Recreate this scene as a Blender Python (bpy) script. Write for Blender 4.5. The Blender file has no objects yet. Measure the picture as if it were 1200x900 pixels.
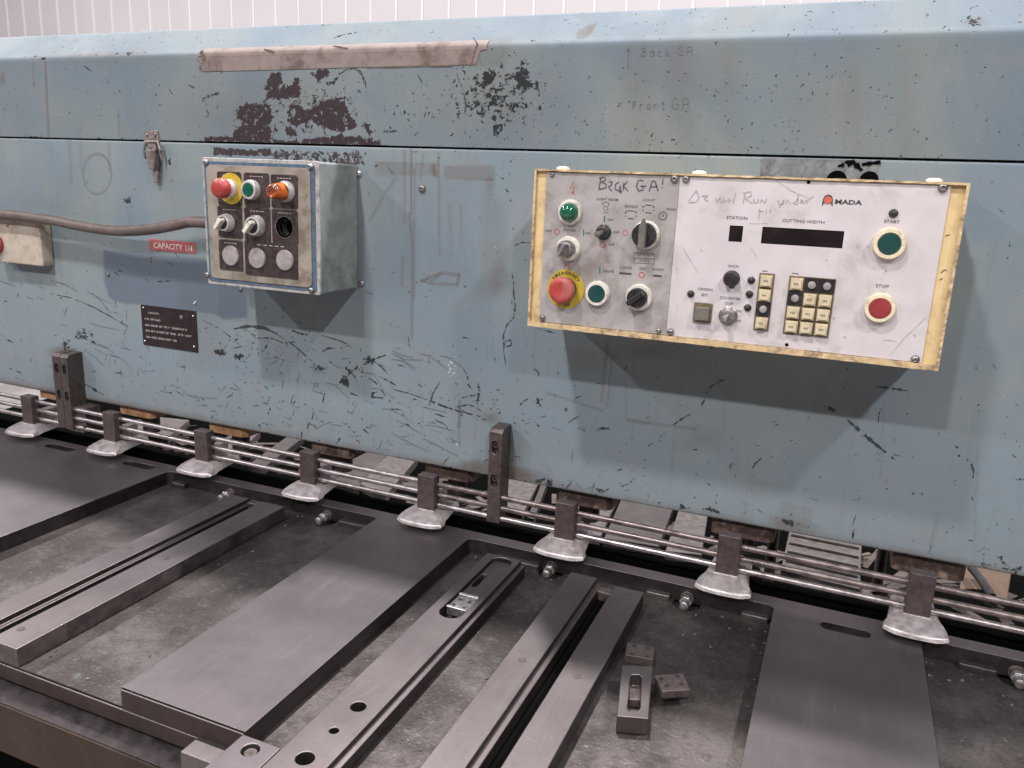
import bpy, bmesh, math, random
import numpy as np
from mathutils import Vector, Matrix, Euler
R = math.radians
random.seed(7); rng = np.random.RandomState(11)
S = bpy.context.scene
COL = S.collection
# ------------------------------------------------------------------ camera
CAM_ROT = (R(76.15204), R(-2.37268), R(22.87012)); F = 938.263; CAM_LOC = Vector((0, -1.2, 0))
cd = bpy.data.cameras.new('camera'); cam = bpy.data.objects.new('camera', cd); COL.objects.link(cam)
cam.location = CAM_LOC; cam.rotation_euler = CAM_ROT
cd.sensor_width = 36; cd.lens = F / 1200 * 36; cd.clip_start = .02; cd.clip_end = 200
S.camera = cam
# ------------------------------------------------------------------ light: the hall's high-bay lamps and bounce
w = bpy.data.worlds.new('World'); S.world = w; w.use_nodes = True
bg = w.node_tree.nodes['Background']; bg.inputs[0].default_value = (.86, .80, .84, 1); bg.inputs[1].default_value = .15
def lamp(x, y, z, p, size=.32):
    l = bpy.data.lights.new('hall_lamp', 'AREA'); l.shape = 'DISK'; l.size = size; l.energy = p; l.color = (1, .955, .975)
    o = bpy.data.objects.new('hall_lamp', l); COL.objects.link(o); o.location = (x, y, z)
ROWS = ((-5.5, 240), (-2.5, 172), (1.25, 300))
for y, p in ROWS:
    for x in (-6.1, -1.35, 2.9):
        lamp(x, y, 4.0, p)
S.view_settings.view_transform = 'Standard'; S.view_settings.look = 'None'; S.view_settings.exposure = 0; S.view_settings.gamma = 1
# ------------------------------------------------------------------ pixel of the photograph -> point on a real plane
RM = np.array(Euler(CAM_ROT, 'XYZ').to_matrix()); C0 = np.array(CAM_LOC)
def _ray(x, y): return RM @ np.array([x - 600, -(y - 450), -F])
def onY(x, y, Y=0.):
    d = _ray(x, y); p = C0 + d * (Y - C0[1]) / d[1]; return float(p[0]), float(p[2])
def onZ(x, y, Z):
    d = _ray(x, y); p = C0 + d * (Z - C0[2]) / d[2]; return float(p[0]), float(p[1])
def project(P):
    q = (P - C0) @ RM; return 600 + F * q[:, 0] / -q[:, 2], 450 - F * q[:, 1] / -q[:, 2]
# ------------------------------------------------------------------ materials
def new_mat(name):
    m = bpy.data.materials.new(name); m.use_nodes = True
    nt = m.node_tree; return m, nt, nt.nodes['Principled BSDF']
def N(nt, t, **kw):
    n = nt.nodes.new(t)
    for k, v in kw.items(): setattr(n, k, v)
    return n
def math_(nt, op, a, b=None, c=None, clamp=False):
    n = N(nt, 'ShaderNodeMath', operation=op); n.use_clamp = clamp
    for i, v in enumerate((a, b, c)):
        if v is None: continue
        if isinstance(v, (int, float)): n.inputs[i].default_value = v
        else: nt.links.new(v, n.inputs[i])
    return n.outputs[0]
def noise(nt, scale, detail=3, rough=.55, vec=None, dist=0, stretch=None):
    n = N(nt, 'ShaderNodeTexNoise'); n.inputs['Scale'].default_value = scale; n.inputs['Detail'].default_value = detail
    n.inputs['Roughness'].default_value = rough; n.inputs['Distortion'].default_value = dist
    if vec is None:
        tc = N(nt, 'ShaderNodeTexCoord'); vec = tc.outputs['Object']
    if stretch:
        mp = N(nt, 'ShaderNodeMapping'); mp.inputs['Scale'].default_value = stretch; nt.links.new(vec, mp.inputs[0]); vec = mp.outputs[0]
    nt.links.new(vec, n.inputs['Vector']); return n.outputs['Fac']
def ramp(nt, fac, lo, hi, a=0., b=1.):
    n = N(nt, 'ShaderNodeMapRange'); n.interpolation_type = 'SMOOTHSTEP'
    n.inputs[1].default_value = lo; n.inputs[2].default_value = hi; n.inputs[3].default_value = a; n.inputs[4].default_value = b
    nt.links.new(fac, n.inputs[0]); return n.outputs[0]
def mix(nt, fac, a, b):
    n = N(nt, 'ShaderNodeMix', data_type='RGBA')
    for sock, v in ((n.inputs[0], fac), (n.inputs[6], a), (n.inputs[7], b)):
        if isinstance(v, (int, float)): sock.default_value = v
        elif isinstance(v, tuple): sock.default_value = (*v[:3], 1)
        else: nt.links.new(v, sock)
    return n.outputs[2]
def bump(nt, b, h, strength=.3, dist=.001):
    n = N(nt, 'ShaderNodeBump'); n.inputs['Strength'].default_value = strength; n.inputs['Distance'].default_value = dist
    nt.links.new(h, n.inputs['Height']); nt.links.new(n.outputs[0], b.inputs['Normal'])
def wcoord(nt):
    return N(nt, 'ShaderNodeNewGeometry').outputs['Position']
def simple(name, col, rough=.5, metal=0., var=.25, dirt=None, dirt_amt=.4, scale=60, bmp=.15, spec=.5, bscale=400):
    """one base colour with fine mottling and a layer of dirt in patches"""
    m, nt, b = new_mat(name); P = wcoord(nt)
    n1 = noise(nt, scale, 4, .6, P); dark = tuple(c * (1 - var) for c in col); light = tuple(min(1, c * (1 + var)) for c in col)
    c = mix(nt, ramp(nt, n1, .3, .7), dark, light)
    if dirt:
        n2 = noise(nt, scale * .45, 6, .7, P, .4)
        c = mix(nt, ramp(nt, n2, .48, .68, 0, dirt_amt), c, dirt)
    nt.links.new(c, b.inputs['Base Color']); b.inputs['Metallic'].default_value = metal
    nt.links.new(ramp(nt, n1, .25, .75, max(.05, rough - .1), min(1, rough + .12)), b.inputs['Roughness'])
    b.inputs['Specular IOR Level'].default_value = spec
    if bmp: bump(nt, b, noise(nt, bscale, 3, .6, P), bmp, .0006)
    return m
def painted(name, base, low=None, rg0=.36, sp=.42):
    """old machine enamel: chips, grime, repaint patch and pale scuffs are stored on the sheet as wear attributes"""
    m, nt, b = new_mat(name); P = wcoord(nt)
    def attr(n): a = N(nt, 'ShaderNodeAttribute'); a.attribute_name = n; return a.outputs['Fac']
    big = noise(nt, 3.2, 4, .6, P, .6); mid = noise(nt, 16, 5, .65, P, .3)
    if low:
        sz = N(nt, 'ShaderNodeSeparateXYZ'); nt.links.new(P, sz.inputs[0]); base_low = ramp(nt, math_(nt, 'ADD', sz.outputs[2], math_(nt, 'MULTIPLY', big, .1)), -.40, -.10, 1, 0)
    c = mix(nt, ramp(nt, big, .36, .64), tuple(v * k for v, k in zip(base, (.86, .92, .99))), tuple(v * k for v, k in zip(base, (1.1, 1.07, 1.0))))
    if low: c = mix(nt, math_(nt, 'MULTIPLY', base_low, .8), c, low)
    c = mix(nt, ramp(nt, mid, .5, .75, 0, .45), c, (.22, .215, .21))
    c = mix(nt, attr('patch'), c, (.105, .135, .175))
    stre = noise(nt, 30, 4, .6, P, 0, (3.2, 1, .22))
    c = mix(nt, ramp(nt, stre, .52, .8, 0, .35), c, (.15, .155, .155))
    fine = noise(nt, 210, 4, .7, P)
    gr = math_(nt, 'MULTIPLY', attr('grime'), ramp(nt, math_(nt, 'ADD', mid, math_(nt, 'MULTIPLY', fine, .5)), .45, .85, .35, 1.0), clamp=True)
    c = mix(nt, gr, c, (.115, .095, .08))
    # pale scuffs
    scf = noise(nt, 170, 4, .7, P)
    ps = ramp(nt, math_(nt, 'ADD', attr('pale'), scf), 1.0, 1.08)
    c = mix(nt, ps, c, (.62, .62, .62))
    # chips to maroon primer and dark steel
    n1 = noise(nt, 95, 6, .72, P, .35); n2 = noise(nt, 300, 3, .6, P)
    nn = math_(nt, 'ADD', math_(nt, 'MULTIPLY', math_(nt, 'SUBTRACT', n1, .5), 2.9), math_(nt, 'MULTIPLY', math_(nt, 'SUBTRACT', n2, .5), .9))
    f = math_(nt, 'ADD', attr('chip'), nn)
    chip = math_(nt, 'MULTIPLY', ramp(nt, f, .56, .62), ramp(nt, attr('chip'), .02, .08))
    prim = mix(nt, attr('primer'), (.022, .026, .028), (.040, .028, .031))
    prim = mix(nt, ramp(nt, fine, .45, .7, 0, .7), prim, (.028, .026, .028))
    halo = math_(nt, 'MULTIPLY', ramp(nt, f, .46, .56), ramp(nt, attr('chip'), .02, .08))
    c = mix(nt, math_(nt, 'MULTIPLY', halo, .35), c, (.33, .36, .36))
    c = mix(nt, chip, c, prim)
    nt.links.new(c, b.inputs['Base Color'])
    rg = ramp(nt, mid, .3, .75, rg0, rg0 + .18)
    nt.links.new(math_(nt, 'ADD', rg, math_(nt, 'MULTIPLY', chip, .15), clamp=True), b.inputs['Roughness'])
    b.inputs['Specular IOR Level'].default_value = sp
    h = math_(nt, 'ADD', math_(nt, 'MULTIPLY', chip, -1.0), math_(nt, 'MULTIPLY', fine, .25))
    bump(nt, b, h, .35, .0006)
    return m
def table_steel(name, a, bcol, rough, metal, stains, streak=(1, .12, 1), lo=.42, hi=.66):
    m, nt, b = new_mat(name); P = wcoord(nt)
    n1 = noise(nt, 7, 6, .62, P); n2 = noise(nt, 55, 5, .65, P); n3 = noise(nt, 240, 3, .6, P)
    s = noise(nt, 90, 3, .5, P, 0, streak)
    c = mix(nt, ramp(nt, n1, .2, .8), a, bcol)
    c = mix(nt, ramp(nt, n2, lo, hi + .1, 0, stains), c, (.06, .05, .045))
    c = mix(nt, ramp(nt, s, .5, .75, 0, .22), c, (.24, .215, .218))
    for sc_, st, wdt, am in ((22, (1.0, .12, 1), .004, .25), (17, (.14, 1.0, 1), .003, .18)):
        hl = noise(nt, sc_, 0, .4, P, 0, st); d_ = math_(nt, 'ABSOLUTE', math_(nt, 'SUBTRACT', hl, .5)); gate = ramp(nt, noise(nt, 19, 2, .5, P), .50, .62)
        c = mix(nt, math_(nt, 'MULTIPLY', ramp(nt, d_, 0, wdt, am, 0), gate), c, (.38, .35, .35))
    sp = noise(nt, 420, 2, .5, P); c = mix(nt, ramp(nt, sp, .70, .76, 0, .6), c, (.03, .025, .022))
    nt.links.new(c, b.inputs['Base Color']); b.inputs['Metallic'].default_value = metal
    nt.links.new(ramp(nt, math_(nt, 'ADD', n1, math_(nt, 'MULTIPLY', n2, .5)), .45, 1.05, rough - .025, rough + .035), b.inputs['Roughness'])
    bump(nt, b, math_(nt, 'ADD', n3, math_(nt, 'MULTIPLY', s, .6)), .12, .0005)
    return m
def cast_mat(name):
    m, nt, b = new_mat(name); P = wcoord(nt)
    n1 = noise(nt, 6, 6, .7, P, .2); n2 = noise(nt, 38, 6, .7, P, .15); n3 = noise(nt, 190, 4, .7, P)
    c = mix(nt, ramp(nt, n1, .36, .64), (.066, .057, .053), (.148, .131, .125))
    c = mix(nt, ramp(nt, n2, .47, .66, 0, .55), c, (.042, .037, .035))
    c = mix(nt, ramp(nt, n2, .32, .44, .75, 0), c, (.135, .14, .135))
    c = mix(nt, ramp(nt, n3, .56, .72, 0, .5), c, (.24, .22, .215))
    nt.links.new(c, b.inputs['Base Color']); b.inputs['Metallic'].default_value = .90
    nt.links.new(ramp(nt, n2, .3, .7, .46, .60), b.inputs['Roughness'])
    bump(nt, b, math_(nt, 'ADD', n3, n2), .45, .0012)
    return m
M = {}
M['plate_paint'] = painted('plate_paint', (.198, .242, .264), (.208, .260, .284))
M['cover_paint'] = painted('cover_paint', (.158, .192, .210), None, .64, .2)
M['box_paint'] = simple('box_paint', (.235, .265, .265), .5, 0, .16, (.12, .115, .10), .6, 34, .3, bscale=260)
M['rim_paint'] = simple('rim_paint', (.36, .35, .33), .45, 0, .15, (.10, .10, .09), .7, 120, .1)
M['face_dirty'] = simple('face_dirty', (.30, .262, .22), .42, .15, .18, (.13, .095, .06), .75, 30, .1)
M['blue_gasket'] = simple('blue_gasket', (.075, .12, .175), .55, 0, .2, (.03, .04, .05), .6, 150, .1)
M['legend_black'] = simple('legend_black', (.035, .024, .024), .4, 0, .3, (.10, .075, .06), .45, 110, .1)
M['cream'] = simple('cream', (.66, .50, .26), .42, 0, .08, (.26, .17, .085), .55, 55, .12)
M['cream_edge'] = simple('cream_edge', (.58, .43, .24), .5, 0, .12, (.13, .08, .045), .8, 95, .2)
M['cream_box'] = simple('cream_box', (.44, .385, .31), .5, 0, .08, (.22, .14, .10), .7, 60, .1)
M['panel_grey'] = simple('panel_grey', (.375, .355, .345), .4, .1, .06, (.22, .185, .165), .8, 26, .05)
M['panel_white'] = simple('panel_white', (.60, .555, .555), .38, .05, .04, (.36, .31, .29), .62, 22, .05)
M['ring_white'] = simple('ring_white', (.68, .64, .57), .35, 0, .08, (.22, .17, .12), .6, 130, .05)
M['ring_cream'] = simple('ring_cream', (.72, .63, .44), .35, 0, .08, (.15, .10, .05), .7, 120, .05)
M['satin'] = simple('satin', (.62, .60, .59), .36, .35, .06, (.25, .22, .20), .5, 60, 0)
M['chrome'] = simple('chrome', (.62, .60, .60), .28, .9, .06, (.2, .18, .17), .5, 60, 0)
M['dull_metal'] = simple('dull_metal', (.30, .28, .27), .4, .8, .2, (.08, .07, .06), .6, 180, .1)
M['red'] = simple('red', (.36, .042, .038), .42, 0, .12, (.40, .17, .14), .7, 45, .05)
M['red_dark'] = simple('red_dark', (.28, .032, .035), .4, 0, .1, (.10, .02, .02), .5, 90, .03)
M['yellow'] = simple('yellow', (.50, .36, .035), .4, 0, .1, (.25, .17, .03), .6, 80, .05)
M['green'] = simple('green', (.006, .085, .05), .3, 0, .1, None, 0, 60, 0)
M['green_dark'] = simple('green_dark', (.008, .055, .05), .35, 0, .1, None, 0, 60, 0)
M['black'] = simple('black', (.018, .016, .018), .38, 0, .2, (.06, .05, .05), .5, 140, .05)
M['void'] = simple('void', (.004, .004, .004), .9, 0, .1, None, 0, 20, 0, 0)
M['glass_dark'] = simple('glass_dark', (.014, .009, .010), .16, 0, .2, None, 0, 40, 0)
M['print_black'] = simple('print_black', (.055, .05, .05), .6, 0, .3, None, 0, 300, 0)
M['print_grey'] = simple('print_grey', (.10, .095, .095), .6, 0, .3, None, 0, 300, 0)
M['print_faint'] = simple('print_faint', (.37, .335, .335), .6, 0, .2, None, 0, 300, 0)
M['print_red'] = simple('print_red', (.42, .10, .07), .5, 0, .15, None, 0, 300, 0)
M['print_green'] = simple('print_green', (.03, .16, .12), .5, 0, .15, None, 0, 300, 0)
M['print_pale'] = simple('print_pale', (.46, .41, .39), .5, .1, .3, None, 0, 600, 0)
M['print_white'] = simple('print_white', (.72, .62, .60), .5, 0, .1, None, 0, 600, 0)
M['marker'] = simple('marker', (.075, .068, .075), .5, 0, .4, None, 0, 500, 0)
M['marker_faint'] = simple('marker_faint', (.115, .14, .15), .5, 0, .35, None, 0, 500, 0)
M['scratch'] = simple('scratch', (.040, .048, .052), .5, .1, .5, None, 0, 500, 0)
M['scratch_soft'] = simple('scratch_soft', (.125, .148, .152), .5, 0, .35, None, 0, 500, 0)
M['key_cap'] = simple('key_cap', (.60, .52, .35), .4, 0, .08, (.30, .22, .13), .5, 120, .05)
M['key_frame'] = simple('key_frame', (.16, .125, .07), .5, 0, .3, (.05, .035, .02), .6, 200, .1)
M['grey_key'] = simple('grey_key', (.15, .14, .115), .4, 0, .1, (.07, .06, .05), .5, 100, .05)
M['plug_grey'] = simple('plug_grey', (.30, .275, .26), .5, 0, .14, (.20, .17, .15), .75, 60, .12)
M['name_black'] = simple('name_black', (.022, .014, .016), .35, .2, .3, (.05, .035, .035), .4, 90, .05)
M['label_red'] = simple('label_red', (.40, .105, .095), .5, 0, .12, (.27, .18, .16), .85, 90, .05)
M['tape'] = simple('tape', (.215, .172, .155), .8, 0, .12, (.10, .068, .055), .85, 42, .35, bscale=180)
M['cable'] = simple('cable', (.13, .10, .088), .5, 0, .2, (.06, .045, .04), .6, 60, .3, bscale=200)
M['latch'] = simple('latch', (.30, .25, .225), .42, .45, .25, (.09, .06, .045), .75, 130, .2)
M['dark_iron'] = simple('dark_iron', (.085, .068, .064), .45, .35, .25, (.03, .022, .02), .6, 90, .25)
M['black_iron'] = simple('black_iron', (.022, .018, .02), .6, .2, .3, None, 0, 60, .2)
M['guide_steel'] = simple('guide_steel', (.10, .078, .074), .42, .5, .2, (.05, .035, .03), .6, 110, .2)
M['foot_steel'] = simple('foot_steel', (.44, .405, .40), .42, .62, .18, (.26, .22, .21), .55, 85, .5, bscale=150)
M['rod_clean'] = simple('rod_clean', (.40, .365, .36), .38, .9, .14, (.16, .12, .11), .6, 60, .04)
M['rod_rust'] = simple('rod_rust', (.20, .165, .155), .38, .7, .3, (.05, .034, .03), .9, 50, .2, bscale=120)
M['steel_top'] = table_steel('steel_top', (.160, .142, .147), (.188, .167, .172), .45, .98, .10)
M['steel_bar'] = table_steel('steel_bar', (.158, .137, .135), (.198, .174, .170), .45, .98, .18)
M['cast'] = cast_mat('cast')
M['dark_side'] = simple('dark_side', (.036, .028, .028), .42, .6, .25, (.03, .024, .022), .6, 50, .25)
M['side_brown'] = simple('side_brown', (.13, .105, .105), .42, .7, .3, (.05, .04, .04), .7, 40, .25)
M['edge_brown'] = simple('edge_brown', (.036, .025, .022), .6, 0, .18, (.05, .035, .03), .6, 40, .2, .18)
M['rail_brown'] = simple('rail_brown', (.034, .021, .015), .55, 0, .2, (.05, .033, .024), .6, 26, .15, .2)
M['orange_dirty'] = simple('orange_dirty', (.42, .24, .12), .5, 0, .25, (.16, .09, .055), .85, 55, .3)
M['rust_body'] = simple('rust_body', (.072, .048, .041), .5, .2, .3, (.36, .25, .19), .6, 80, .4)
M['pale_rear'] = simple('pale_rear', (.105, .093, .088), .55, .1, .3, (.10, .08, .07), .7, 70, .5, bscale=90)
M['grey_rear'] = simple('grey_rear', (.075, .066, .062), .5, .3, .2, (.06, .05, .045), .6, 40, .2)
M['wall'] = simple('wall', (.55, .525, .53), .55, 0, .02, None, 0, 2, 0)
M['wall_seam'] = simple('wall_seam', (.70, .68, .69), .5, 0, .02, None, 0, 2, 0)
M['floor'] = simple('floor', (.24, .23, .22), .6, 0, .2, (.12, .11, .10), .6, 4, 0)
M['card'] = simple('card', (.11, .07, .045), .6, 0, .15, (.15, .09, .06), .6, 60, .2)
# translucent orange pilot lens
m, nt, b = new_mat('amber'); b.inputs['Base Color'].default_value = (.75, .17, .02, 1); b.inputs['Roughness'].default_value = .2
b.inputs['Transmission Weight'].default_value = .35
tcn = noise(nt, 70, 4, .6, wcoord(nt)); nt.links.new(mix(nt, ramp(nt, tcn, .45, .6), (.72, .17, .025), (.24, .07, .035)), b.inputs['Base Color']); M['amber'] = m
m, nt, b = new_mat('green_lens'); b.inputs['Roughness'].default_value = .12; b.inputs['Coat Weight'].default_value = .6
v = N(nt, 'ShaderNodeTexVoronoi'); v.inputs['Scale'].default_value = 320; nt.links.new(wcoord(nt), v.inputs['Vector'])
nt.links.new(mix(nt, v.outputs['Distance'], (.01, .17, .085), (.004, .05, .03)), b.inputs['Base Color']); M['green_lens'] = m
# ------------------------------------------------------------------ object helpers
def obj(name, bm, mat, parent=None, bev=0, smooth=False, seg=2, ang=35):
    if isinstance(bm, bpy.types.Mesh): me = bm
    else:
        bmesh.ops.recalc_face_normals(bm, faces=bm.faces[:])
        me = bpy.data.meshes.new(name); bm.to_mesh(me); bm.free()
    if not me.materials: me.materials.append(M[mat] if isinstance(mat, str) else mat)
    o = bpy.data.objects.new(name, me); COL.objects.link(o)
    if parent is not None: o.parent = parent; o.matrix_parent_inverse = Matrix.Translation(parent.location).inverted()
    if bev:
        md = o.modifiers.new('bevel', 'BEVEL'); md.width = bev; md.segments = seg; md.limit_method = 'ANGLE'; md.angle_limit = R(ang)
        md.harden_normals = False
        for p in me.polygons: p.use_smooth = True
        o.modifiers.new('wn', 'WEIGHTED_NORMAL')
    elif smooth:
        for p in me.polygons: p.use_smooth = True
        me.set_sharp_from_angle(angle=R(40))
    return o
def thing(name, label, cat, loc=(0, 0, 0), group=None):
    o = bpy.data.objects.new(name, None); COL.objects.link(o); o.location = loc; o.empty_display_size = .05
    o['label'] = label; o['category'] = cat
    if group: o['group'] = group
    return o
def tag(o, label, cat, group=None):
    o['label'] = label; o['category'] = cat
    if group: o['group'] = group
    return o
def BM(): return bmesh.new()
def box(bm, x0, x1, y0, y1, z0, z1):
    v = [bm.verts.new(p) for p in ((x0, y0, z0), (x1, y0, z0), (x1, y1, z0), (x0, y1, z0), (x0, y0, z1), (x1, y0, z1), (x1, y1, z1), (x0, y1, z1))]
    for f in ((0, 3, 2, 1), (4, 5, 6, 7), (0, 1, 5, 4), (1, 2, 6, 5), (2, 3, 7, 6), (3, 0, 4, 7)): bm.faces.new([v[i] for i in f])
    return bm
def prism(bm, pts, axis, a, b):
    """polygon given in the two other axes, extruded along axis from a to b"""
    def mk(p, t): return {'x': (t, p[0], p[1]), 'y': (p[0], t, p[1]), 'z': (p[0], p[1], t)}[axis]
    A = [bm.verts.new(mk(p, a)) for p in pts]; B = [bm.verts.new(mk(p, b)) for p in pts]
    bm.faces.new(A); bm.faces.new(B[::-1]); n = len(pts)
    for i in range(n): bm.faces.new((A[i], B[i], B[(i + 1) % n], A[(i + 1) % n]))
    return bm
def lathe(bm, x, z, y, prof, seg=28, rot=0):
    """profile of (radius, stand-off towards the viewer) turned about the axis normal to the panels"""
    rings = []
    for r, d in prof:
        rings.append([bm.verts.new((x + r * math.cos(rot + 2 * math.pi * i / seg), y - d, z + r * math.sin(rot + 2 * math.pi * i / seg))) for i in range(seg)] if r > 1e-6 else [bm.verts.new((x, y - d, z))])
    for a, b in zip(rings, rings[1:]):
        for i in range(seg):
            j = (i + 1) % seg
            if len(a) == 1: bm.faces.new((a[0], b[i], b[j]))
            elif len(b) == 1: bm.faces.new((a[i], a[j], b[0]))
            else: bm.faces.new((a[i], a[j], b[j], b[i]))
    return bm
def tube(bm, pts, r, seg=14, cap=True):
    pts = [Vector(p) for p in pts]; rings = []
    up = Vector((0, 0, 1))
    for i, p in enumerate(pts):
        t = (pts[min(i + 1, len(pts) - 1)] - pts[max(i - 1, 0)]).normalized()
        a = t.cross(up)
        if a.length < .1: a = t.cross(Vector((0, 1, 0)))
        a.normalize(); b = t.cross(a)
        rr = r[i] if isinstance(r, (list, tuple)) else r
        rings.append([bm.verts.new(p + a * rr * math.cos(2 * math.pi * k / seg) + b * rr * math.sin(2 * math.pi * k / seg)) for k in range(seg)])
    for A, B in zip(rings, rings[1:]):
        for k in range(seg): bm.faces.new((A[k], A[(k + 1) % seg], B[(k + 1) % seg], B[k]))
    if cap: bm.faces.new(rings[0][::-1]); bm.faces.new(rings[-1])
    return bm
def cut(o, cutters):
    for c in cutters:
        md = o.modifiers.new('cut', 'BOOLEAN'); md.operation = 'DIFFERENCE'; md.object = c; md.solver = 'EXACT'
    mods = [m_ for m_ in o.modifiers if m_.type != 'BOOLEAN']
    for m_ in mods: m_.show_viewport = False
    bpy.context.view_layer.update()
    dg = bpy.context.evaluated_depsgraph_get(); me = bpy.data.meshes.new_from_object(o.evaluated_get(dg))
    o.data = me
    for m_ in [m_ for m_ in o.modifiers if m_.type == 'BOOLEAN']: o.modifiers.remove(m_)
    for m_ in mods: m_.show_viewport = True
    for c in cutters: bpy.data.objects.remove(c)
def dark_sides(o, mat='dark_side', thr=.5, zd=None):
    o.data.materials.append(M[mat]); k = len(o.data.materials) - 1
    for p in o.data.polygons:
        if abs(p.normal.z) < thr or (zd and p.center.z < zd): p.material_index = k  # faces below zd also darkened: shade in holes and slots put into the colour
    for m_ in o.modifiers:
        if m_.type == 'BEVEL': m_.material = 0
def cutter(bm): return obj('cutter', bm, 'void')
def rounded(x0, x1, z0, z1, r, n=4):
    p = []
    for cx, cz, a0 in ((x1 - r, z1 - r, 0), (x0 + r, z1 - r, 90), (x0 + r, z0 + r, 180), (x1 - r, z0 + r, 270)):
        for i in range(n + 1): a = R(a0 + 90 * i / n); p.append((cx + r * math.cos(a), cz + r * math.sin(a)))
    return p
# flat print: ribbons and letters lying .3 mm proud of a plate that faces the viewer
def ribbon(bm, pts, wid, y, jag=0):
    """pts: (x,z) in metres; width in metres"""
    n = len(pts); L = []; Rr = []
    for i, (x, z) in enumerate(pts):
        a = pts[max(i - 1, 0)]; b = pts[min(i + 1, n - 1)]
        dx, dz = b[0] - a[0], b[1] - a[1]; l = math.hypot(dx, dz) or 1
        ww = (wid[i] if isinstance(wid, list) else wid) * (1 + jag * (random.random() - .5) * 2) / 2
        nx, nz = -dz / l * ww, dx / l * ww
        L.append(bm.verts.new((x + nx, y, z + nz))); Rr.append(bm.verts.new((x - nx, y, z - nz)))
    for i in range(n - 1):
        if jag >= .45 and n > 3 and random.random() < .13: continue
        bm.faces.new((L[i], L[i + 1], Rr[i + 1], Rr[i]))
def px_ribbon(bm, pp, wpx, Y, jag=0, sub=0, off=.0004, taper=False):
    pts = [onY(x, y, Y) for x, y in pp]
    if sub:
        q = []
        for a, b in zip(pts, pts[1:]):
            for k in range(sub):
                t = k / sub; q.append((a[0] + (b[0] - a[0]) * t, a[1] + (b[1] - a[1]) * t))
        q.append(pts[-1]); pts = q
    x0, z0 = pts[0]; s = abs(onY(pp[0][0], pp[0][1] + 1, Y)[1] - z0)
    wid = wpx * s
    if taper:
        n = len(pts); wid = [wpx * s * (.5 + .5 * math.sin(math.pi * min(1, (i + .6) / n))) for i in range(n)]
    ribbon(bm, pts, wid, Y - off, jag)
_fc = {}
def text_mesh(bm, s, px, py, hpx, Y, off=.0004, sx=1., bold=0, align='CENTER'):
    """letters hpx pixels tall centred on a pixel of the panel plane"""
    cu = bpy.data.curves.new('t', 'FONT'); cu.body = s; cu.align_x = align; cu.align_y = 'CENTER'; cu.size = 1; cu.resolution_u = 2; cu.offset = bold
    o = bpy.data.objects.new('t', cu); COL.objects.link(o); bpy.context.view_layer.update()
    me = bpy.data.meshes.new_from_object(o.evaluated_get(bpy.context.evaluated_depsgraph_get()))
    bpy.data.objects.remove(o); bpy.data.curves.remove(cu)
    x, z = onY(px, py, Y); sc = abs(onY(px, py + 1, Y)[1] - z) * hpx / .7
    me.transform(Matrix.Translation((x, Y - off, z)) @ Euler((R(90), 0, 0)).to_matrix().to_4x4() @ Matrix.Diagonal((sc * sx, sc, sc, 1)))
    bm.from_mesh(me); bpy.data.meshes.remove(me)
def ring(bm, x, z, r0, r1, y, seg=20):
    A = [bm.verts.new((x + r0 * math.cos(2 * math.pi * i / seg), y, z + r0 * math.sin(2 * math.pi * i / seg))) for i in range(seg)]
    B = [bm.verts.new((x + r1 * math.cos(2 * math.pi * i / seg), y, z + r1 * math.sin(2 * math.pi * i / seg))) for i in range(seg)]
    for i in range(seg): bm.faces.new((A[i], A[(i + 1) % seg], B[(i + 1) % seg], B[i]))
# ------------------------------------------------------------------ wear fields, painted on the sheet metal
def seg_dist(px, py, a, b):
    ax, ay = a; bx, by = b; dx, dy = bx - ax, by - ay; l2 = dx * dx + dy * dy or 1
    t = np.clip(((px - ax) * dx + (py - ay) * dy) / l2, 0, 1)
    return np.hypot(px - ax - t * dx, py - ay - t * dy)
def poly(px, py, P, soft=3.):
    inside = np.zeros(px.shape, bool); d = np.full(px.shape, 1e9); n = len(P)
    for i in range(n):
        a, b = P[i], P[(i + 1) % n]
        d = np.minimum(d, seg_dist(px, py, a, b))
        c = ((a[1] > py) != (b[1] > py)) & (px < (b[0] - a[0]) * (py - a[1]) / ((b[1] - a[1]) or 1e-9) + a[0]); inside ^= c
    return np.clip(.5 + np.where(inside, d, -d) / (2 * soft), 0, 1)
def ell(px, py, cx, cy, rx, ry, rot=0):
    c, s = math.cos(R(rot)), math.sin(R(rot)); u = ((px - cx) * c + (py - cy) * s) / rx; v_ = (-(px - cx) * s + (py - cy) * c) / ry
    return np.clip(1.25 * (1 - np.hypot(u, v_)), 0, 1)
def streak(px, py, x0, y0, x1, y1, wd): return np.clip(1 - seg_dist(px, py, (x0, y0), (x1, y1)) / wd, 0, 1)
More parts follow.
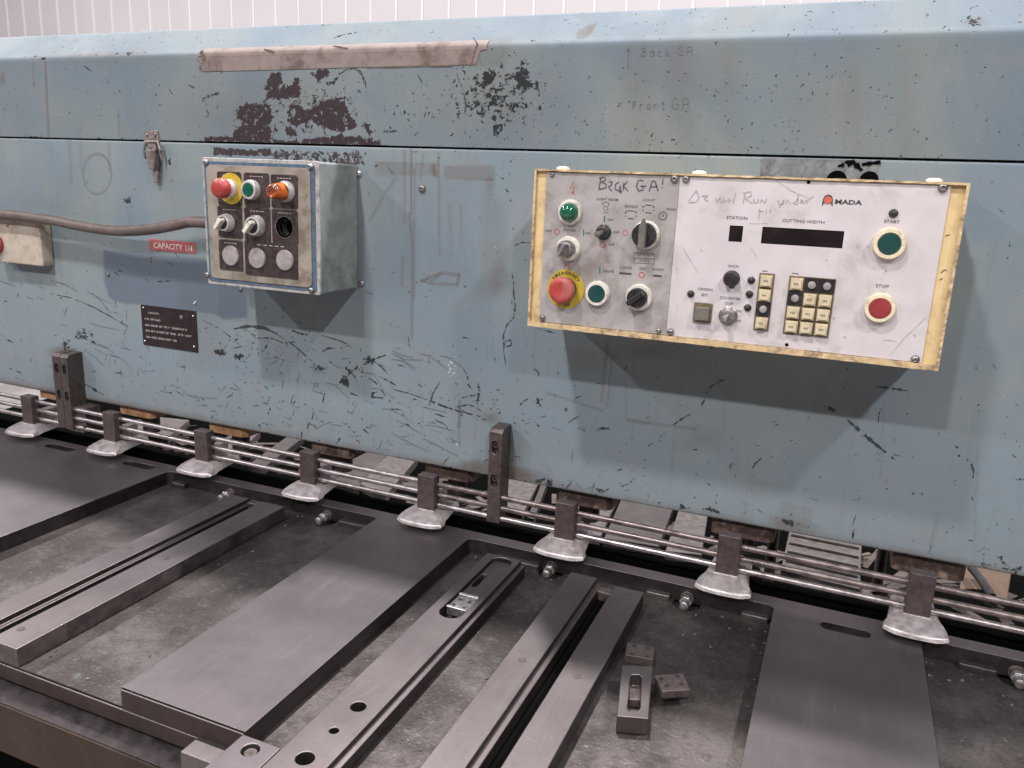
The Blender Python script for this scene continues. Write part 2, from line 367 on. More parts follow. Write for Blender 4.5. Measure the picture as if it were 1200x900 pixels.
def wear(kind, px, py):
    chip = np.zeros(px.shape); prim = np.zeros(px.shape); gr = np.zeros(px.shape); pat = np.zeros(px.shape); pale = np.zeros(px.shape)
    def C(f, amt, p=0):
        nonlocal chip, prim
        chip = np.maximum(chip, f * amt)
        if p: prim = np.maximum(prim, np.clip(f * 3, 0, 1))
    if kind == 'cover':
        for P in ([(315, 84), (330, 84), (331, 97), (342, 99), (346, 90), (352, 92), (353, 117), (312, 118), (310, 100)],
                  [(275, 132), (282, 122), (300, 120), (318, 121), (321, 135), (318, 150), (323, 168), (270, 168), (272, 150), (288, 145), (275, 138)],
                  [(327, 120), (345, 122), (362, 128), (373, 118), (392, 114), (404, 112), (407, 130), (418, 140), (418, 152), (395, 156), (374, 148), (365, 142), (345, 150), (335, 142), (346, 132)],
                  [(352, 162), (395, 158), (432, 160), (424, 143), (434, 145), (437, 163), (462, 173), (380, 171), (350, 168)],
                  [(236, 160), (262, 158), (300, 163), (400, 166), (464, 174), (240, 168)],
                  [(362, 88), (374, 80), (389, 82), (385, 91), (372, 96)], [(380, 97), (392, 92), (398, 84), (396, 95), (386, 101)], [(335, 145), (350, 158), (340, 165), (332, 152)]):
            C(poly(px, py, P, 3.2), .90, 1)
        C(ell(px, py, 365, 130, 95, 60), .56, 1); C(ell(px, py, 300, 150, 55, 30), .55, 1)
        C(ell(px, py, 572, 92, 16, 20), .95); C(ell(px, py, 612, 90, 15, 26), 1.0); C(ell(px, py, 617, 100, 26, 14), .85); C(ell(px, py, 582, 118, 22, 26), .68); C(ell(px, py, 583, 152, 12, 16), .85)
        C(ell(px, py, 580, 115, 105, 80), .55); C(ell(px, py, 560, 150, 80, 38), .34); C(ell(px, py, 480, 120, 60, 60), .30); C(ell(px, py, 650, 80, 90, 60), .22)
        # row of chips along the lower edge
        ye = 161 + .0262 * px
        near = np.clip(1 - (ye - py) / 4.5, 0, 1); C(near, .36)
        for cx, ww in ((66, 12), (116, 7), (36, 30), (160, 6), (240, 12), (500, 14), (700, 10), (662, 22), (880, 5), (1010, 8)): C(near * np.clip(1 - abs(px - cx) / ww, 0, 1), 1.0)
        C(np.clip(1 - (ye - py) / 45, 0, 1) * np.clip(1 - abs(px - 900) / 210, 0, 1), .33); C(np.clip(1 - (ye - py) / 20, 0, 1) * np.clip(1 - abs(px - 930) / 150, 0, 1), .34)
        C(np.ones(px.shape) * .17, 1)
        fold = np.where(px < 560, 68 - .0375 * px, 45 - .034 * (px - 700)); nf = np.clip(1 - abs(py - fold) / 3.0, 0, 1)
        C(nf, .30); C(nf * np.clip(1 - abs(px - 140) / 90, 0, 1), .75)
        C(ell(px, py, 1140, 27, 14, 9), .9); C(ell(px, py, 1136, 20, 6, 8), .9); C(ell(px, py, 51, 68, 5, 3), 1)
        gr += .35 * ell(px, py, 1143, 26, 18, 9)
        gr += .55 * poly(px, py, [(675, 40), (688, 30), (700, 27), (694, 38), (684, 46), (676, 46)], 1.5)
        gr += .5 * nf * np.clip(1 - abs(px - 105) / 90, 0, 1) + .12 * ell(px, py, 120, 60, 90, 26)
        gr += .55 * streak(px, py, 53, 72, 57, 160, 2.2) + .35 * streak(px, py, 38, 75, 40, 100, 2) + .35 * streak(px, py, 139, 130, 140, 162, 2)
        gr += .25 * poly(px, py, [(560, 45), (600, 46), (590, 78), (556, 78)], 4) + .6 * ell(px, py, 3, 92, 5, 12)
        for sx in (745, 795, 855, 1000, 1060): gr += .13 * streak(px, py, sx, 60, sx + 4, 175, 25)
        gr += .22 * ell(px, py, 300, 130, 130, 55) + .18 * ell(px, py, 590, 120, 110, 60) + .12 * ell(px, py, 980, 120, 90, 60) + .16 * ell(px, py, 790, 90, 90, 80)
    else:
        yl = 449 + .1885 * px; d = yl - py; yt = 161 + .0262 * px
        C(np.clip(1 - d / 3.5, 0, 1), .42); C(np.clip(1 - d / 26, 0, 1), .20)
        for cx, cy, rx, ry, a in ((835, 598, 16, 5, .9), (925, 612, 26, 7, .8), (800, 594, 10, 5, .8), (700, 574, 20, 6, .7), (1180, 665, 50, 10, .6), (640, 565, 26, 7, .8), (1165, 650, 40, 14, .4)): C(ell(px, py, cx, cy, rx, ry, 11), a)
        # bare primer under the seam
        P1 = poly(px, py, [(249, 173), (318, 175), (322, 184), (249, 182)], 2.0); C(P1, .95, 1)
        C(poly(px, py, [(318, 174), (430, 178), (426, 192), (400, 195), (318, 190)], 3), .64, 1); C(streak(px, py, 400, 191, 441, 194, 2), 1)
        C(np.clip(1 - (py - yt) / 30, 0, 1) * np.clip(1 - abs(px - 800) / 120, 0, 1), .36); C(ell(px, py, 1165, 214, 50, 30), .15)
        # scattered chips
        for cx, cy, rx, ry, a in ((97, 392, 22, 12, .66), (78, 405, 12, 12, .7), (110, 402, 14, 8, .62), (150, 235, 10, 14, .66), (258, 412, 14, 7, 1.0), (280, 418, 10, 10, .72), (375, 432, 14, 10, .66), (404, 447, 10, 12, .95), (432, 422, 14, 9, .9), (415, 436, 20, 16, .6),
                                  (437, 465, 8, 14, .6), (650, 330, 8, 6, .5), (578, 470, 10, 8, .6), (630, 470, 12, 10, .62), (665, 480, 8, 7, .6), (707, 502, 10, 4, .95), (620, 500, 10, 16, .5), (840, 230, 10, 8, .3), (200, 190, 5, 9, .72), (300, 400, 170, 60, .27), (130, 420, 150, 60, .24), (520, 470, 110, 60, .26)):
            C(ell(px, py, cx, cy, rx, ry), a)
        C(np.ones(px.shape) * .13, 1)
        # repaint patch by the plates
        pat = np.maximum(pat, .85 * poly(px, py, [(121, 293), (240, 303), (290, 335), (290, 372), (262, 374), (250, 368), (165, 357), (145, 356), (128, 350), (122, 330)], 1.5))
        pat = np.maximum(pat, .25 * poly(px, py, [(425, 190), (560, 200), (560, 330), (430, 350)], 14))
        # tape residue
        gr += .26 * poly(px, py, [(440, 191), (512, 193), (512, 206), (440, 206)], 1) + .30 * poly(px, py, [(520, 194), (580, 194), (580, 211), (520, 210)], 1)
        gr += .5 * streak(px, py, 440, 190, 515, 192, 1.6) + .4 * streak(px, py, 545, 211, 578, 211, 1.6) + .30 * ell(px, py, 575, 215, 8, 14)
        gr += .22 * poly(px, py, [(568, 215), (590, 240), (594, 330), (580, 350), (560, 345), (566, 260)], 6) + .35 * ell(px, py, 588, 330, 20, 22)
        pale = np.maximum(pale, .55 * ell(px, py, 580, 285, 9, 34)); 
        # drips
        for x0, y0, x1, y1, ww, a in ((474, 177, 474, 260, 2.2, .45), (482, 175, 482, 250, 2.0, .7), (480, 250, 483, 290, 2.2, .6), (486, 200, 485, 350, 2.2, .4), (496, 180, 493, 210, 2, .4), (508, 196, 510, 205, 5, .5), (514, 180, 515, 300, 2.2, .45), (472, 300, 471, 335, 2.2, .4), (527, 240, 529, 300, 3.5, .22), (540, 240, 541, 290, 3, .2),
                                      (463, 210, 452, 225, 2, .6), (449, 230, 434, 258, 2.2, .5), (455, 196, 461, 204, 1.6, .6), (483, 290, 483, 396, 2, .45), (81, 165, 84, 215, 3, .28), (128, 168, 128, 200, 2.5, .25), (94, 168, 96, 200, 2.5, .2), (539, 470, 538, 500, 2.2, .9), (537, 500, 538, 520, 2, .4),
                                      (712, 400, 705, 470, 3, .40), (718, 415, 711, 478, 2, .45), (640, 460, 705, 481, 2, .45), (733, 430, 734, 492, 2, .3), (735, 492, 815, 503, 2.4, .45), (735, 495, 760, 496, 3, .2), (850, 440, 848, 500, 2.5, .2), (1036, 470, 1032, 560, 2, .25), (1100, 600, 1090, 640, 3, .25), (1146, 520, 1142, 640, 2, .25)):
            gr += a * streak(px, py, x0, y0, x1, y1, ww)
        gr += .22 * ell(px, py, 820, 515, 45, 22) + .4 * poly(px, py, [(915, 587), (955, 597), (950, 611), (913, 601)], 1.5) * .55
        gr += .55 * ell(px, py, 930, 614, 40, 10, 12) + .4 * np.clip(1 - d / 9, 0, 1) + .14 * np.clip(1 - d / 60, 0, 1)
        gr += .45 * ell(px, py, 576, 490, 16, 10) + .4 * ell(px, py, 598, 530, 22, 40) + .5 * ell(px, py, 560, 546, 20, 10) + .55 * ell(px, py, 610, 555, 45, 10, 12) + .4 * ell(px, py, 545, 545, 12, 8)
        gr += .5 * ell(px, py, 72, 412, 22, 8) + .2 * ell(px, py, 80, 440, 40, 40) + .25 * ell(px, py, 760, 412, 60, 14) + .3 * ell(px, py, 690, 420, 40, 24) + .15 * ell(px, py, 240, 380, 30, 50)
        gr += .45 * streak(px, py, 0, 449, 200, 487, 4) + .25 * ell(px, py, 420, 300, 8, 60)
        # outline of a sticker that came off
        for a, b in (((405 + 10, 0), (0, 0)),): pass
        ringd = np.abs(np.hypot((px - 114) / 16.5, (py - 204) / 23.5) - 1) * 18; gr += .55 * np.clip(1 - ringd / 1.6, 0, 1)
        for a, b in (((493, 329), (516, 320)), ((516, 320), (538, 322)), ((538, 322), (536, 334)), ((536, 334), (505, 332)), ((505, 332), (493, 329)), ((505, 329), (516, 322))): gr += .8 * streak(px, py, *a, *b, 1.8)
        pale = np.maximum(pale, .62 * ell(px, py, 530, 430, 26, 46)); pale = np.maximum(pale, .6 * ell(px, py, 536, 520, 8, 14)); pale = np.maximum(pale, .55 * ell(px, py, 420, 420, 14, 8)); pale = np.maximum(pale, .3 * ell(px, py, 300, 420, 30, 20))
        gr += .10 * ell(px, py, 70, 230, 90, 60) + .12 * ell(px, py, 205, 220, 30, 60) + .12 * ell(px, py, 940, 480, 120, 40)
    return dict(chip=chip, primer=np.clip(prim, 0, 1), grime=np.clip(gr * 1.35, 0, .95), patch=np.clip(pat, 0, 1), pale=np.clip(pale * .74, 0, 1))
def sheet(name, prof, x0, x1, step, mat, kind, parent):
    """sheet metal: a profile in (y,z) swept along x on a fine grid that carries the wear attributes"""
    P = []
    for a, b in zip(prof, prof[1:]):
        n = max(1, int(math.hypot(b[0] - a[0], b[1] - a[1]) / step)) if b[2] else 1
        for k in range(n): t = k / n; P.append((a[0] + (b[0] - a[0]) * t, a[1] + (b[1] - a[1]) * t))
    P.append(prof[-1][:2]); P = np.array(P)
    xs = np.arange(x0, x1 + step * .5, step); nx, npf = len(xs), len(P)
    V = np.empty((nx, npf, 3)); V[:, :, 0] = xs[:, None]; V[:, :, 1] = P[None, :, 0]; V[:, :, 2] = P[None, :, 1]; V = V.reshape(-1, 3)
    i = np.arange(nx - 1)[:, None] * npf + np.arange(npf - 1)[None, :]; i = i.reshape(-1)
    Fq = np.stack([i, i + npf, i + npf + 1, i + 1], 1)
    me = bpy.data.meshes.new(name); me.vertices.add(len(V)); me.vertices.foreach_set('co', V.ravel())
    me.loops.add(Fq.size); me.loops.foreach_set('vertex_index', Fq.ravel().astype(np.int32))
    me.polygons.add(len(Fq)); me.polygons.foreach_set('loop_start', np.arange(0, Fq.size, 4, dtype=np.int32)); me.polygons.foreach_set('loop_total', np.full(len(Fq), 4, np.int32))
    me.update(calc_edges=True); me.validate()
    px, py = project(V)
    for k, v_ in wear(kind, px, py).items():
        at = me.attributes.new(k, 'FLOAT', 'POINT'); at.data.foreach_set('value', v_.astype(np.float32))
    me.polygons.foreach_set('use_smooth', np.ones(len(Fq), bool)); me.set_sharp_from_angle(angle=R(50))
    return obj(name, me, mat, parent)
# ================================================================== THE PLACE
fl = obj('floor', box(BM(), -12, 12, -8, 8, -1.5, -1.45), 'floor'); fl['kind'] = 'structure'
wl = bpy.data.objects.new('back_wall', None); COL.objects.link(wl); wl.location = (-2, 5, -1.45); wl['kind'] = 'structure'
pan = None
for i in range(60):
    x = -12.0 + i * .2445 - .018
    if pan is None:
        pan = obj('panel', box(BM(), 0, .226, 0, .03, -1.45, 3.2), 'wall', None); sm = obj('seam', box(BM(), .226, .2445, -.006, .03, -1.45, 3.2), 'wall_seam', None)
        a, b_ = pan, sm
    else:
        a, b_ = pan.copy(), sm.copy(); COL.objects.link(a); COL.objects.link(b_)
    for q in (a, b_): q.parent = wl; q.location = (x + 2, 0, 1.45)
# ================================================================== THE SHEARING MACHINE
XL, XR = -2.5, .62
mach = thing('shearing_machine', 'long pale blue metal shearing machine with worn chipped paint, carrying both control boxes', 'machine', (-.7, .05, -.49))
r = .008
prof = [(.035, .058, 0), (.0, .058, 0), (.0, .205, 1), (.0008, .2085, 0), (.0032, .2125, 0), (.0085, .2165, 0), (.052, .2605, 1), (.056, .2620, 0), (.16, .2625, 0), (.16, .058, 0)]
sheet('upper_cover', prof, XL, XR, .003, 'cover_paint', 'cover', mach)
BOT = -.4875
prof = [(.0035, .0545, 0), (.0005, .0545, 0), (.0, .054, 0), (.0, BOT + .0005, 1), (.0005, BOT, 0), (.0035, BOT, 0), (.0035, .0545, 0)]
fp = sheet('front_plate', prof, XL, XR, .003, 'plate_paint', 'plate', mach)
bm = BM(); box(bm, XL, XR, .02, .16, BOT + .045, .05); obj('ram_beam', bm, 'black_iron', mach)
# ---- marks on the sheets: scratches, scrapes and dents down to the metal
sc = BM(); ss = BM()
ln = [  # pixels, width, sub
 ([(60, 328), (78, 334), (90, 342)], 1.6), ([(59, 344), (84, 349), (110, 360), (130, 371), (150, 383)], 1.6), ([(108, 343), (120, 354), (130, 368)], 1.5), ([(236, 374), (256, 384), (273, 397), (284, 407)], 1.5),
 ([(100, 450), (110, 456), (122, 463)], 3.2), ([(271, 386), (290, 382), (310, 384), (324, 391)], 4.0), ([(302, 396), (318, 396), (332, 402)], 1.6), ([(322, 390), (345, 405), (362, 420), (372, 430)], 1.6),
 ([(377, 393), (395, 398), (405, 402), (414, 409)], 1.8), ([(342, 387), (352, 391), (361, 392)], 2.6), ([(377, 413), (384, 408), (402, 408)], 1.9), ([(426, 427), (440, 420), (452, 416)], 2.6), ([(430, 417), (445, 428), (453, 436)], 2.4),
 ([(444, 441), (455, 446), (465, 452)], 2.2), ([(460, 456), (480, 461), (500, 468), (520, 476), (535, 481), (563, 488)], 2.4), ([(428, 440), (440, 448), (452, 464)], 1.6), ([(516, 447), (508, 460), (503, 475)], 1.7), ([(535, 477), (548, 474), (558, 477), (564, 482)], 1.9),
 ([(560, 449), (562, 458), (559, 473)], 2.8), ([(541, 466), (550, 464), (557, 463)], 2.0), ([(543, 432), (547, 438), (549, 446)], 2.2), ([(600, 320), (602, 332), (602, 345), (604, 358), (602, 372), (594, 381), (590, 392), (590, 404), (594, 406), (600, 404), (598, 398), (592, 400), (590, 410), (593, 428)], 2.2),
 ([(603, 288), (610, 284), (624, 284)], 1.8), ([(626, 432), (631, 436), (631, 442)], 1.9), ([(609, 475), (614, 470), (619, 467)], 1.5), ([(629, 466), (631, 472), (635, 477)], 2.2), ([(851, 444), (842, 448), (834, 452), (827, 461)], 1.9), ([(826, 468), (822, 475)], 2.2), ([(812, 484), (800, 490), (786, 500)], 1.9),
 ([(779, 507), (772, 513)], 1.5), ([(766, 518), (759, 523)], 1.2), ([(892, 537), (885, 543), (881, 550)], 1.7), ([(965, 475), (979, 482)], 4.2), ([(993, 492), (1010, 507), (1028, 522), (1048, 538)], 4.2), ([(1025, 453), (1045, 455), (1064, 458)], 3.4), ([(744, 560), (738, 566), (728, 570), (726, 565)], 1.2), ([(714, 572), (704, 578)], 1.2),
 ([(680, 487), (672, 491), (666, 495)], 1.3), ([(677, 501), (686, 505)], 1.8), ([(700, 503), (714, 502)], 2.4), ([(1137, 539), (1141, 552), (1140, 562)], 2.0), ([(1190, 562), (1200, 561)], 2.6), ([(1031, 482), (1029, 496)], 1.2), ([(630, 385), (642, 388), (650, 390)], 1.6), ([(670, 565), (661, 574)], 1.2), 
 ([(98, 77), (108, 84)], 2.3), ([(237, 116), (246, 112), (257, 109)], 3.4), ([(220, 99), (228, 103)], 2.0), ([(242, 129), (245, 133)], 2.4), ([(198, 104), (202, 110)], 1.6), ([(390, 45), (402, 41), (418, 38)], 1.6), ([(397, 88), (405, 82), (415, 80), (423, 84), (428, 95), (430, 110)], 1.9), ([(417, 81), (424, 88), (427, 98)], 1.6),
 ([(535, 85), (538, 95), (543, 105)], 1.8), ([(544, 110), (546, 122), (545, 132)], 2.4), ([(449, 154), (458, 154), (465, 153)], 3.4), ([(612, 105), (612, 122)], 2.4), ([(490, 88), (495, 97)], 1.6), ([(501, 125), (497, 138)], 1.6), ([(450, 122), (452, 134)], 1.4), ([(154, 270), (178, 270), (200, 268)], .01),
 ([(172, 305), (181, 300)], 1.6), ([(182, 330), (200, 329)], 1.6), ([(205, 288 + 8), (210, 310 - 8)], 1.2), ([(133, 317), (140, 324)], 1.3), ([(264, 362), (284, 367)], .01), ([(300, 360), (270, 369)], .01)]
for pp, wd in ln:
    if wd < .1: continue
    px_ribbon(sc, pp, wd * .72, 0, .8, 6, .0005, True)
random.seed(3)
def inplate(x, y, m=6):
    if y > 449 + .1885 * x - m: return False
    if 232 < x < 425 and 180 < y < 352: return False
    if 612 < x < 1142 and 192 < y < 440: return False
    if 160 < x < 236 and 350 < y < 420: return False
    return True
def dash(x, y, L, a, wd, bm_):
    n = 5; pp = []; wd *= .66
    for k in range(n): t = k / (n - 1) - .5; pp.append((x + L * t * math.cos(a) + random.uniform(-.5, .5), y + L * t * math.sin(a) + random.uniform(-.6, .6)))
    px_ribbon(bm_, pp, wd, 0, .8, 0, random.choice((.0004, .00045, .0005, .00055)), True)
cnt = 0
while cnt < 300:      # nicks from sheet metal being slid in, thickest low on the plate
    x = random.triangular(0, 700, 330) if random.random() < .75 else random.uniform(0, 1200); y = 449 + .1885 * x - abs(random.gauss(0, 70)) - 4
    if y < 300 or not inplate(x, y): continue
    cnt += 1; big = random.random() < .25
    dash(x, y, random.uniform(3, 15) * (.8 if big else 1.0), R(random.gauss(18, 22)) if random.random() < .8 else R(random.uniform(80, 130)), random.uniform(.8, 2.4 if big else 1.3), sc if big or random.random() < .22 else ss)
for i in range(170):   # small nicks round the boxes
    x = random.uniform(0, 1200); y = random.uniform(200, 640)
    if inplate(x, y): dash(x, y, random.uniform(1.5, 6), R(random.gauss(15, 45)), random.uniform(.9, 2.2), sc if random.random() < .5 else ss)
for i in range(230):   # pits in the upper cover
    x = random.gauss(560, 90) if random.random() < .35 else (random.gauss(900, 130) if random.random() < .5 else random.uniform(0, 1200)); y = random.uniform(84, 158 + .026 * x)
    if 0 < x < 1200: dash(x, y, random.uniform(1.0, 3.2), random.uniform(0, 3.1), random.uniform(.9, 2.0), sc if random.random() < .7 else ss)
for i in range(26):
    x = random.choice((random.gauss(100, 60), random.gauss(420, 80), random.gauss(470, 60))); y = 449 + .1885 * x - random.uniform(20, 130)
    if inplate(x, y) and inplate(x + 20, y): px_ribbon(ss, [(x, y), (x + 12, y + 3 + random.uniform(-2, 5)), (x + random.uniform(22, 44), y + random.uniform(6, 22))], random.uniform(.7, 1.2), 0, .4, 3, .0006, True)
o = obj('scratch_marks', sc, 'scratch', mach); o['kind'] = 'stuff'
o = obj('faint_scratch_marks', ss, 'scratch_soft', mach); o['kind'] = 'stuff'
# faded pen writing on the cover
def pen(bm_, strokes, ox, oy, sx, sy, wd, Y, off=.0006, shear=0, slope=0):
    for st in strokes: px_ribbon(bm_, [(ox + x * sx + shear * (1 - y) * sx, oy + y * sy + slope * x) for x, y in st], wd, Y, .3, 2, off)
GL = {  # single-stroke hand lettering, box 0..1
 'B': [[(.1, 0), (.05, 1)], [(.1, 0), (.7, .05), (.75, .3), (.2, .45), (.75, .6), (.7, .95), (.05, 1)]], 'a': [[(.7, .4), (.25, .4), (.1, .75), (.35, 1), (.65, .8), (.7, .4), (.8, 1)]], 'z': [[(.1, .35), (.55, .3), (.6, .5), (.3, .65), (.5, .9), (.85, 1)]],
 'c': [[(.7, .45), (.3, .42), (.1, .7), (.3, 1), (.7, .92)]], 'q': [[(.75, .4), (.3, .4), (.15, .7), (.5, .8), (.72, .45), (.7, 1.1), (.85, 1.2)]], 'k': [[(.15, 0), (.12, 1)], [(.75, .35), (.15, .68), (.8, 1)]], 'G': [[(.85, .15), (.45, 0), (.1, .35), (.12, .85), (.5, 1), (.85, .85), (.85, .55), (.5, .55)]],
 'A': [[(.05, 1), (.2, .1), (.7, .05), (.85, 1)], [(.15, .6), (.8, .5)]], 'T': [[(.5, .1), (.45, 1)], [(.1, .2), (.9, .05)]], '!': [[(.5, 0), (.45, .7)], [(.42, .9), (.44, 1)]], 'F': [[(.15, .2), (.12, 1)], [(.15, .2), (.8, .15)], [(.13, .6), (.6, .55)]], 'r': [[(.15, .4), (.15, 1)], [(.15, .6), (.45, .4), (.75, .45)]],
 'o': [[(.5, .4), (.15, .6), (.25, 1), (.65, 1), (.8, .6), (.5, .4)]], 'n': [[(.15, .4), (.15, 1)], [(.15, .6), (.5, .4), (.75, .55), (.78, 1)]], 't': [[(.5, .1), (.45, .95), (.75, 1)], [(.15, .4), (.85, .4)]], 'D': [[(.3, 0), (.1, 1)], [(.3, 0), (.9, .6), (.8, .95), (0, 1)]], 'e': [[(.15, .7), (.75, .65), (.6, .4), (.2, .5), (.15, .9), (.75, 1)]],
 'R': [[(.3, .1), (.1, 1)], [(0, .15), (.7, 0), (.8, .35), (.2, .5), (.85, 1)]], 'u': [[(.15, .4), (.15, .9), (.5, 1), (.75, .8), (.8, .4)], [(.8, .4), (.8, 1)]], 'd': [[(.7, .5), (.3, .45), (.15, .9), (.5, 1), (.75, .7), (.8, 0)], [(.78, .3), (.8, 1)]], '1': [[(.2, .3), (.5, 0), (.4, 1)]], '"': [[(.3, 0), (.25, .4)], [(.6, 0), (.55, .4)]], '^': [[(.1, .4), (.5, 0), (.6, .5)], [(.5, 0), (.45, 2.6)]], 'v': [[(.1, .3), (.4, .9), (.8, .2)]], '-': [[(.2, .55), (.8, .5)]], 'N': [[(.1, 1), (.15, .3), (.7, 1), (.85, .3)]], "'": [[(.5, 0), (.4, .35)]]}
def write(bm_, s, x, y, wch, h, wd, Y, off=.0006, slope=0, shear=0, gap=1.0):
    cx = x
    for ch in s:
        if ch == ' ': cx += wch * .8; continue
        pen(bm_, GL[ch], cx, y + slope * (cx - x), wch * .8, h, wd, Y, off, shear); cx += wch * gap
bm = BM(); write(bm, '^', 733, 57, 9, 9, .9, 0); write(bm, 'BacK'.replace('K', 'k'), 751, 56, 9.5, 10, .9, 0, slope=.01); write(bm, 'GA', 793, 54, 11, 11, .9, 0); obj('pen_writing', bm, 'marker_faint', mach)['label'] = 'faded marker writing near the top of the cover'
bm = BM()
write(bm, 'v', 724, 117, 9, 9, .9, 0); write(bm, 'Front', 741, 117, 8.2, 11, .9, 0); write(bm, 'GA', 787, 114, 12, 14, 1.1, 0)
obj('pen_writing', bm, 'marker_faint', mach)['label'] = 'faded marker writing above the seam'
# ---- slot in the seam above the big panel
bm = BM()
a = onY(893, 187, 0); b_ = onY(1028, 206, 0); box(bm, a[0], b_[0], -.0012, .001, b_[1] - .01, .0535)
o = obj('seam_flap', bm, simple('flap_grey', (.17, .19, .21), .45, .2, .25, (.04, .04, .045), .8, 50, .2), mach)
bm = BM()
for px_, py_, rr in ((981, 206, .013), (1019, 206, .012)):
    x, z = onY(px_, py_, 0); lathe(bm, x, z - .006, -.0014, [(rr, 0), (rr * .9, .0005), (0, .0005)], 20)
px_ribbon(bm, [(990, 190), (1010, 193), (1032, 190)], 4, 0, .5, 5, .0022); px_ribbon(bm, [(982, 195), (1000, 190), (1010, 200)], 6, 0, .6, 5, .0024, True)
o = obj('burr_hole', bm, 'void', mach)
# screws and studs on the front plate
def screw(x, z, y, rr, mat, parent, name='screw', dome=True, d=None):
    bm_ = BM(); d = d or rr * .8
    lathe(bm_, x, z, y, [(rr, 0), (rr, d * .25), (rr * .82, d * .75), (rr * .45, d), (rr * .4, d * .96), (rr * .36, d * .55), (0, d * .5)], 16)
    return obj(name, bm_, mat, parent, 0, True)
for px_, py_, rr, mt in ((495, 221, .0065, 'dull_metal'), (421, 203, .006, 'chrome'), (424, 332, .006, 'dull_metal'), (282, 339, .004, 'latch'), (127, 322, .004, 'latch'), (176, 305, .004, 'latch'), (229, 355, .0035, 'chrome')):
    x, z = onY(px_, py_, 0); screw(x, z, 0, rr, mt, mach)
# ================================================================== TAPE STRIP
TZ = [onY(232, 57), onY(300, 53.5), onY(400, 50), onY(500, 46.5), onY(571, 44), onY(563, 60), onY(558, 76), onY(450, 78), onY(340, 81.5), onY(236, 84), onY(238, 76), onY(231, 70), onY(237, 63)]
bm = BM(); zmax = .2045
prism(bm, [(x, min(z, zmax)) for x, z in TZ], 'y', -.0011, .0)
strip = tag(obj('tape_strip', bm, 'tape', None, .0003), 'dirty pinkish strip of old masking tape stuck along the upper blue cover', 'tape')
bm = BM()
x0, z0 = onY(236, 56); x1, _ = onY(571, 44)
for k in range(1):
    # the tape's upper edge folds back over the sloping top of the cover
    n = 24; A = []
    for i in range(n + 1):
        x = x0 + (x1 - x0) * i / n; e = random.uniform(-.002, .001); A.append([bm.verts.new(p) for p in ((x, -.0013, .2035), (x, -.0010, .2085), (x, .0018, .2130), (x, .0075, .2172), (x, .014 + e, .2209 + e * .55))])
    for a, b_ in zip(A, A[1:]):
        for j in range(4): bm.faces.new((a[j], b_[j], b_[j + 1], a[j + 1]))
obj('folded_edge', bm, 'tape', strip, 0, True)
smear = simple('smear', (.13, .085, .07), .7, 0, .3, None, 0, 200, 0)
bm = BM(); px_ribbon(bm, [(236, 60), (240, 68), (238, 76), (233, 83)], 5, 0, .6, 4, .0014); px_ribbon(bm, [(310, 58), (322, 62)], 3, 0, .6, 4, .0014); px_ribbon(bm, [(555, 44), (560, 52), (556, 62), (553, 75)], 2.4, 0, .6, 4, .0014); px_ribbon(bm, [(390, 54), (408, 57)], 2, 0, .6, 4, .0014)
px_ribbon(bm, [(430, 79), (480, 78), (530, 77)], 1.4, 0, .6, 5, .0013)
o = obj('dirt_smear', bm, smear, strip); o['kind'] = 'stuff'
# ================================================================== LATCH
x, z = onY(179, 178); lat = thing('toggle_latch', 'small rusty toggle latch bridging the seam between cover and front plate', 'latch', (x, 0, z))
a = onY(170, 153); b_ = onY(187, 170)
bm = BM(); box(bm, a[0], b_[0], -.003, 0, b_[1], a[1]); obj('keeper_plate', bm, 'latch', lat, .0012)
for px_ in (173.5, 183.5): q = onY(px_, 158, 0); screw(q[0], q[1], -.003, .0032, 'dull_metal', lat, 'rivet')
bm = BM(); q = onY(178, 171, -.01); box(bm, q[0] - .010, q[0] + .010, -.012, -.003, q[1] - .008, q[1] + .006); obj('hook', bm, 'latch', lat, .002)
bm = BM()
for s in (-1, 1):
    A = onY(178 + s * 7, 166, -.012); B = onY(179 + s * 9.5, 186, -.012)
    tube(bm, [(A[0], -.012, A[1]), ((A[0] + B[0]) / 2 + s * .003, -.013, (A[1] + B[1]) / 2), (B[0], -.010, B[1])], .0026, 10)
A = onY(170, 166, -.012); B = onY(187, 166, -.012); tube(bm, [(A[0], -.012, A[1]), (B[0], -.012, B[1])], .0026, 10)
obj('bail_wire', bm, 'latch', lat, 0, True)
A = onY(178, 175, -.014); B = onY(179, 199, -.014)
bm = BM(); prism(bm, [(A[0] - .009, A[1]), (A[0] + .009, A[1]), (B[0] + .007, B[1] + .004), (B[0] + .005, B[1]), (B[0] - .005, B[1]), (B[0] - .008, B[1] + .004)], 'y', -.018, -.011); obj('lever', bm, 'latch', lat, .0025)
B2 = onY(181, 214, -.006); bm = BM(); box(bm, B[0] - .005, B[0] + .006, -.010, -.004, B2[1], B[1] + .012); obj('base_strap', bm, 'latch', lat, .0015)
A = onY(184, 190, -.008); bm = BM(); tube(bm, [(A[0], -.008, A[1] + .012), (A[0], -.008, A[1] - .012)], [.0055, .0055], 12); obj('spring_barrel', bm, 'dark_iron', lat, 0, True)
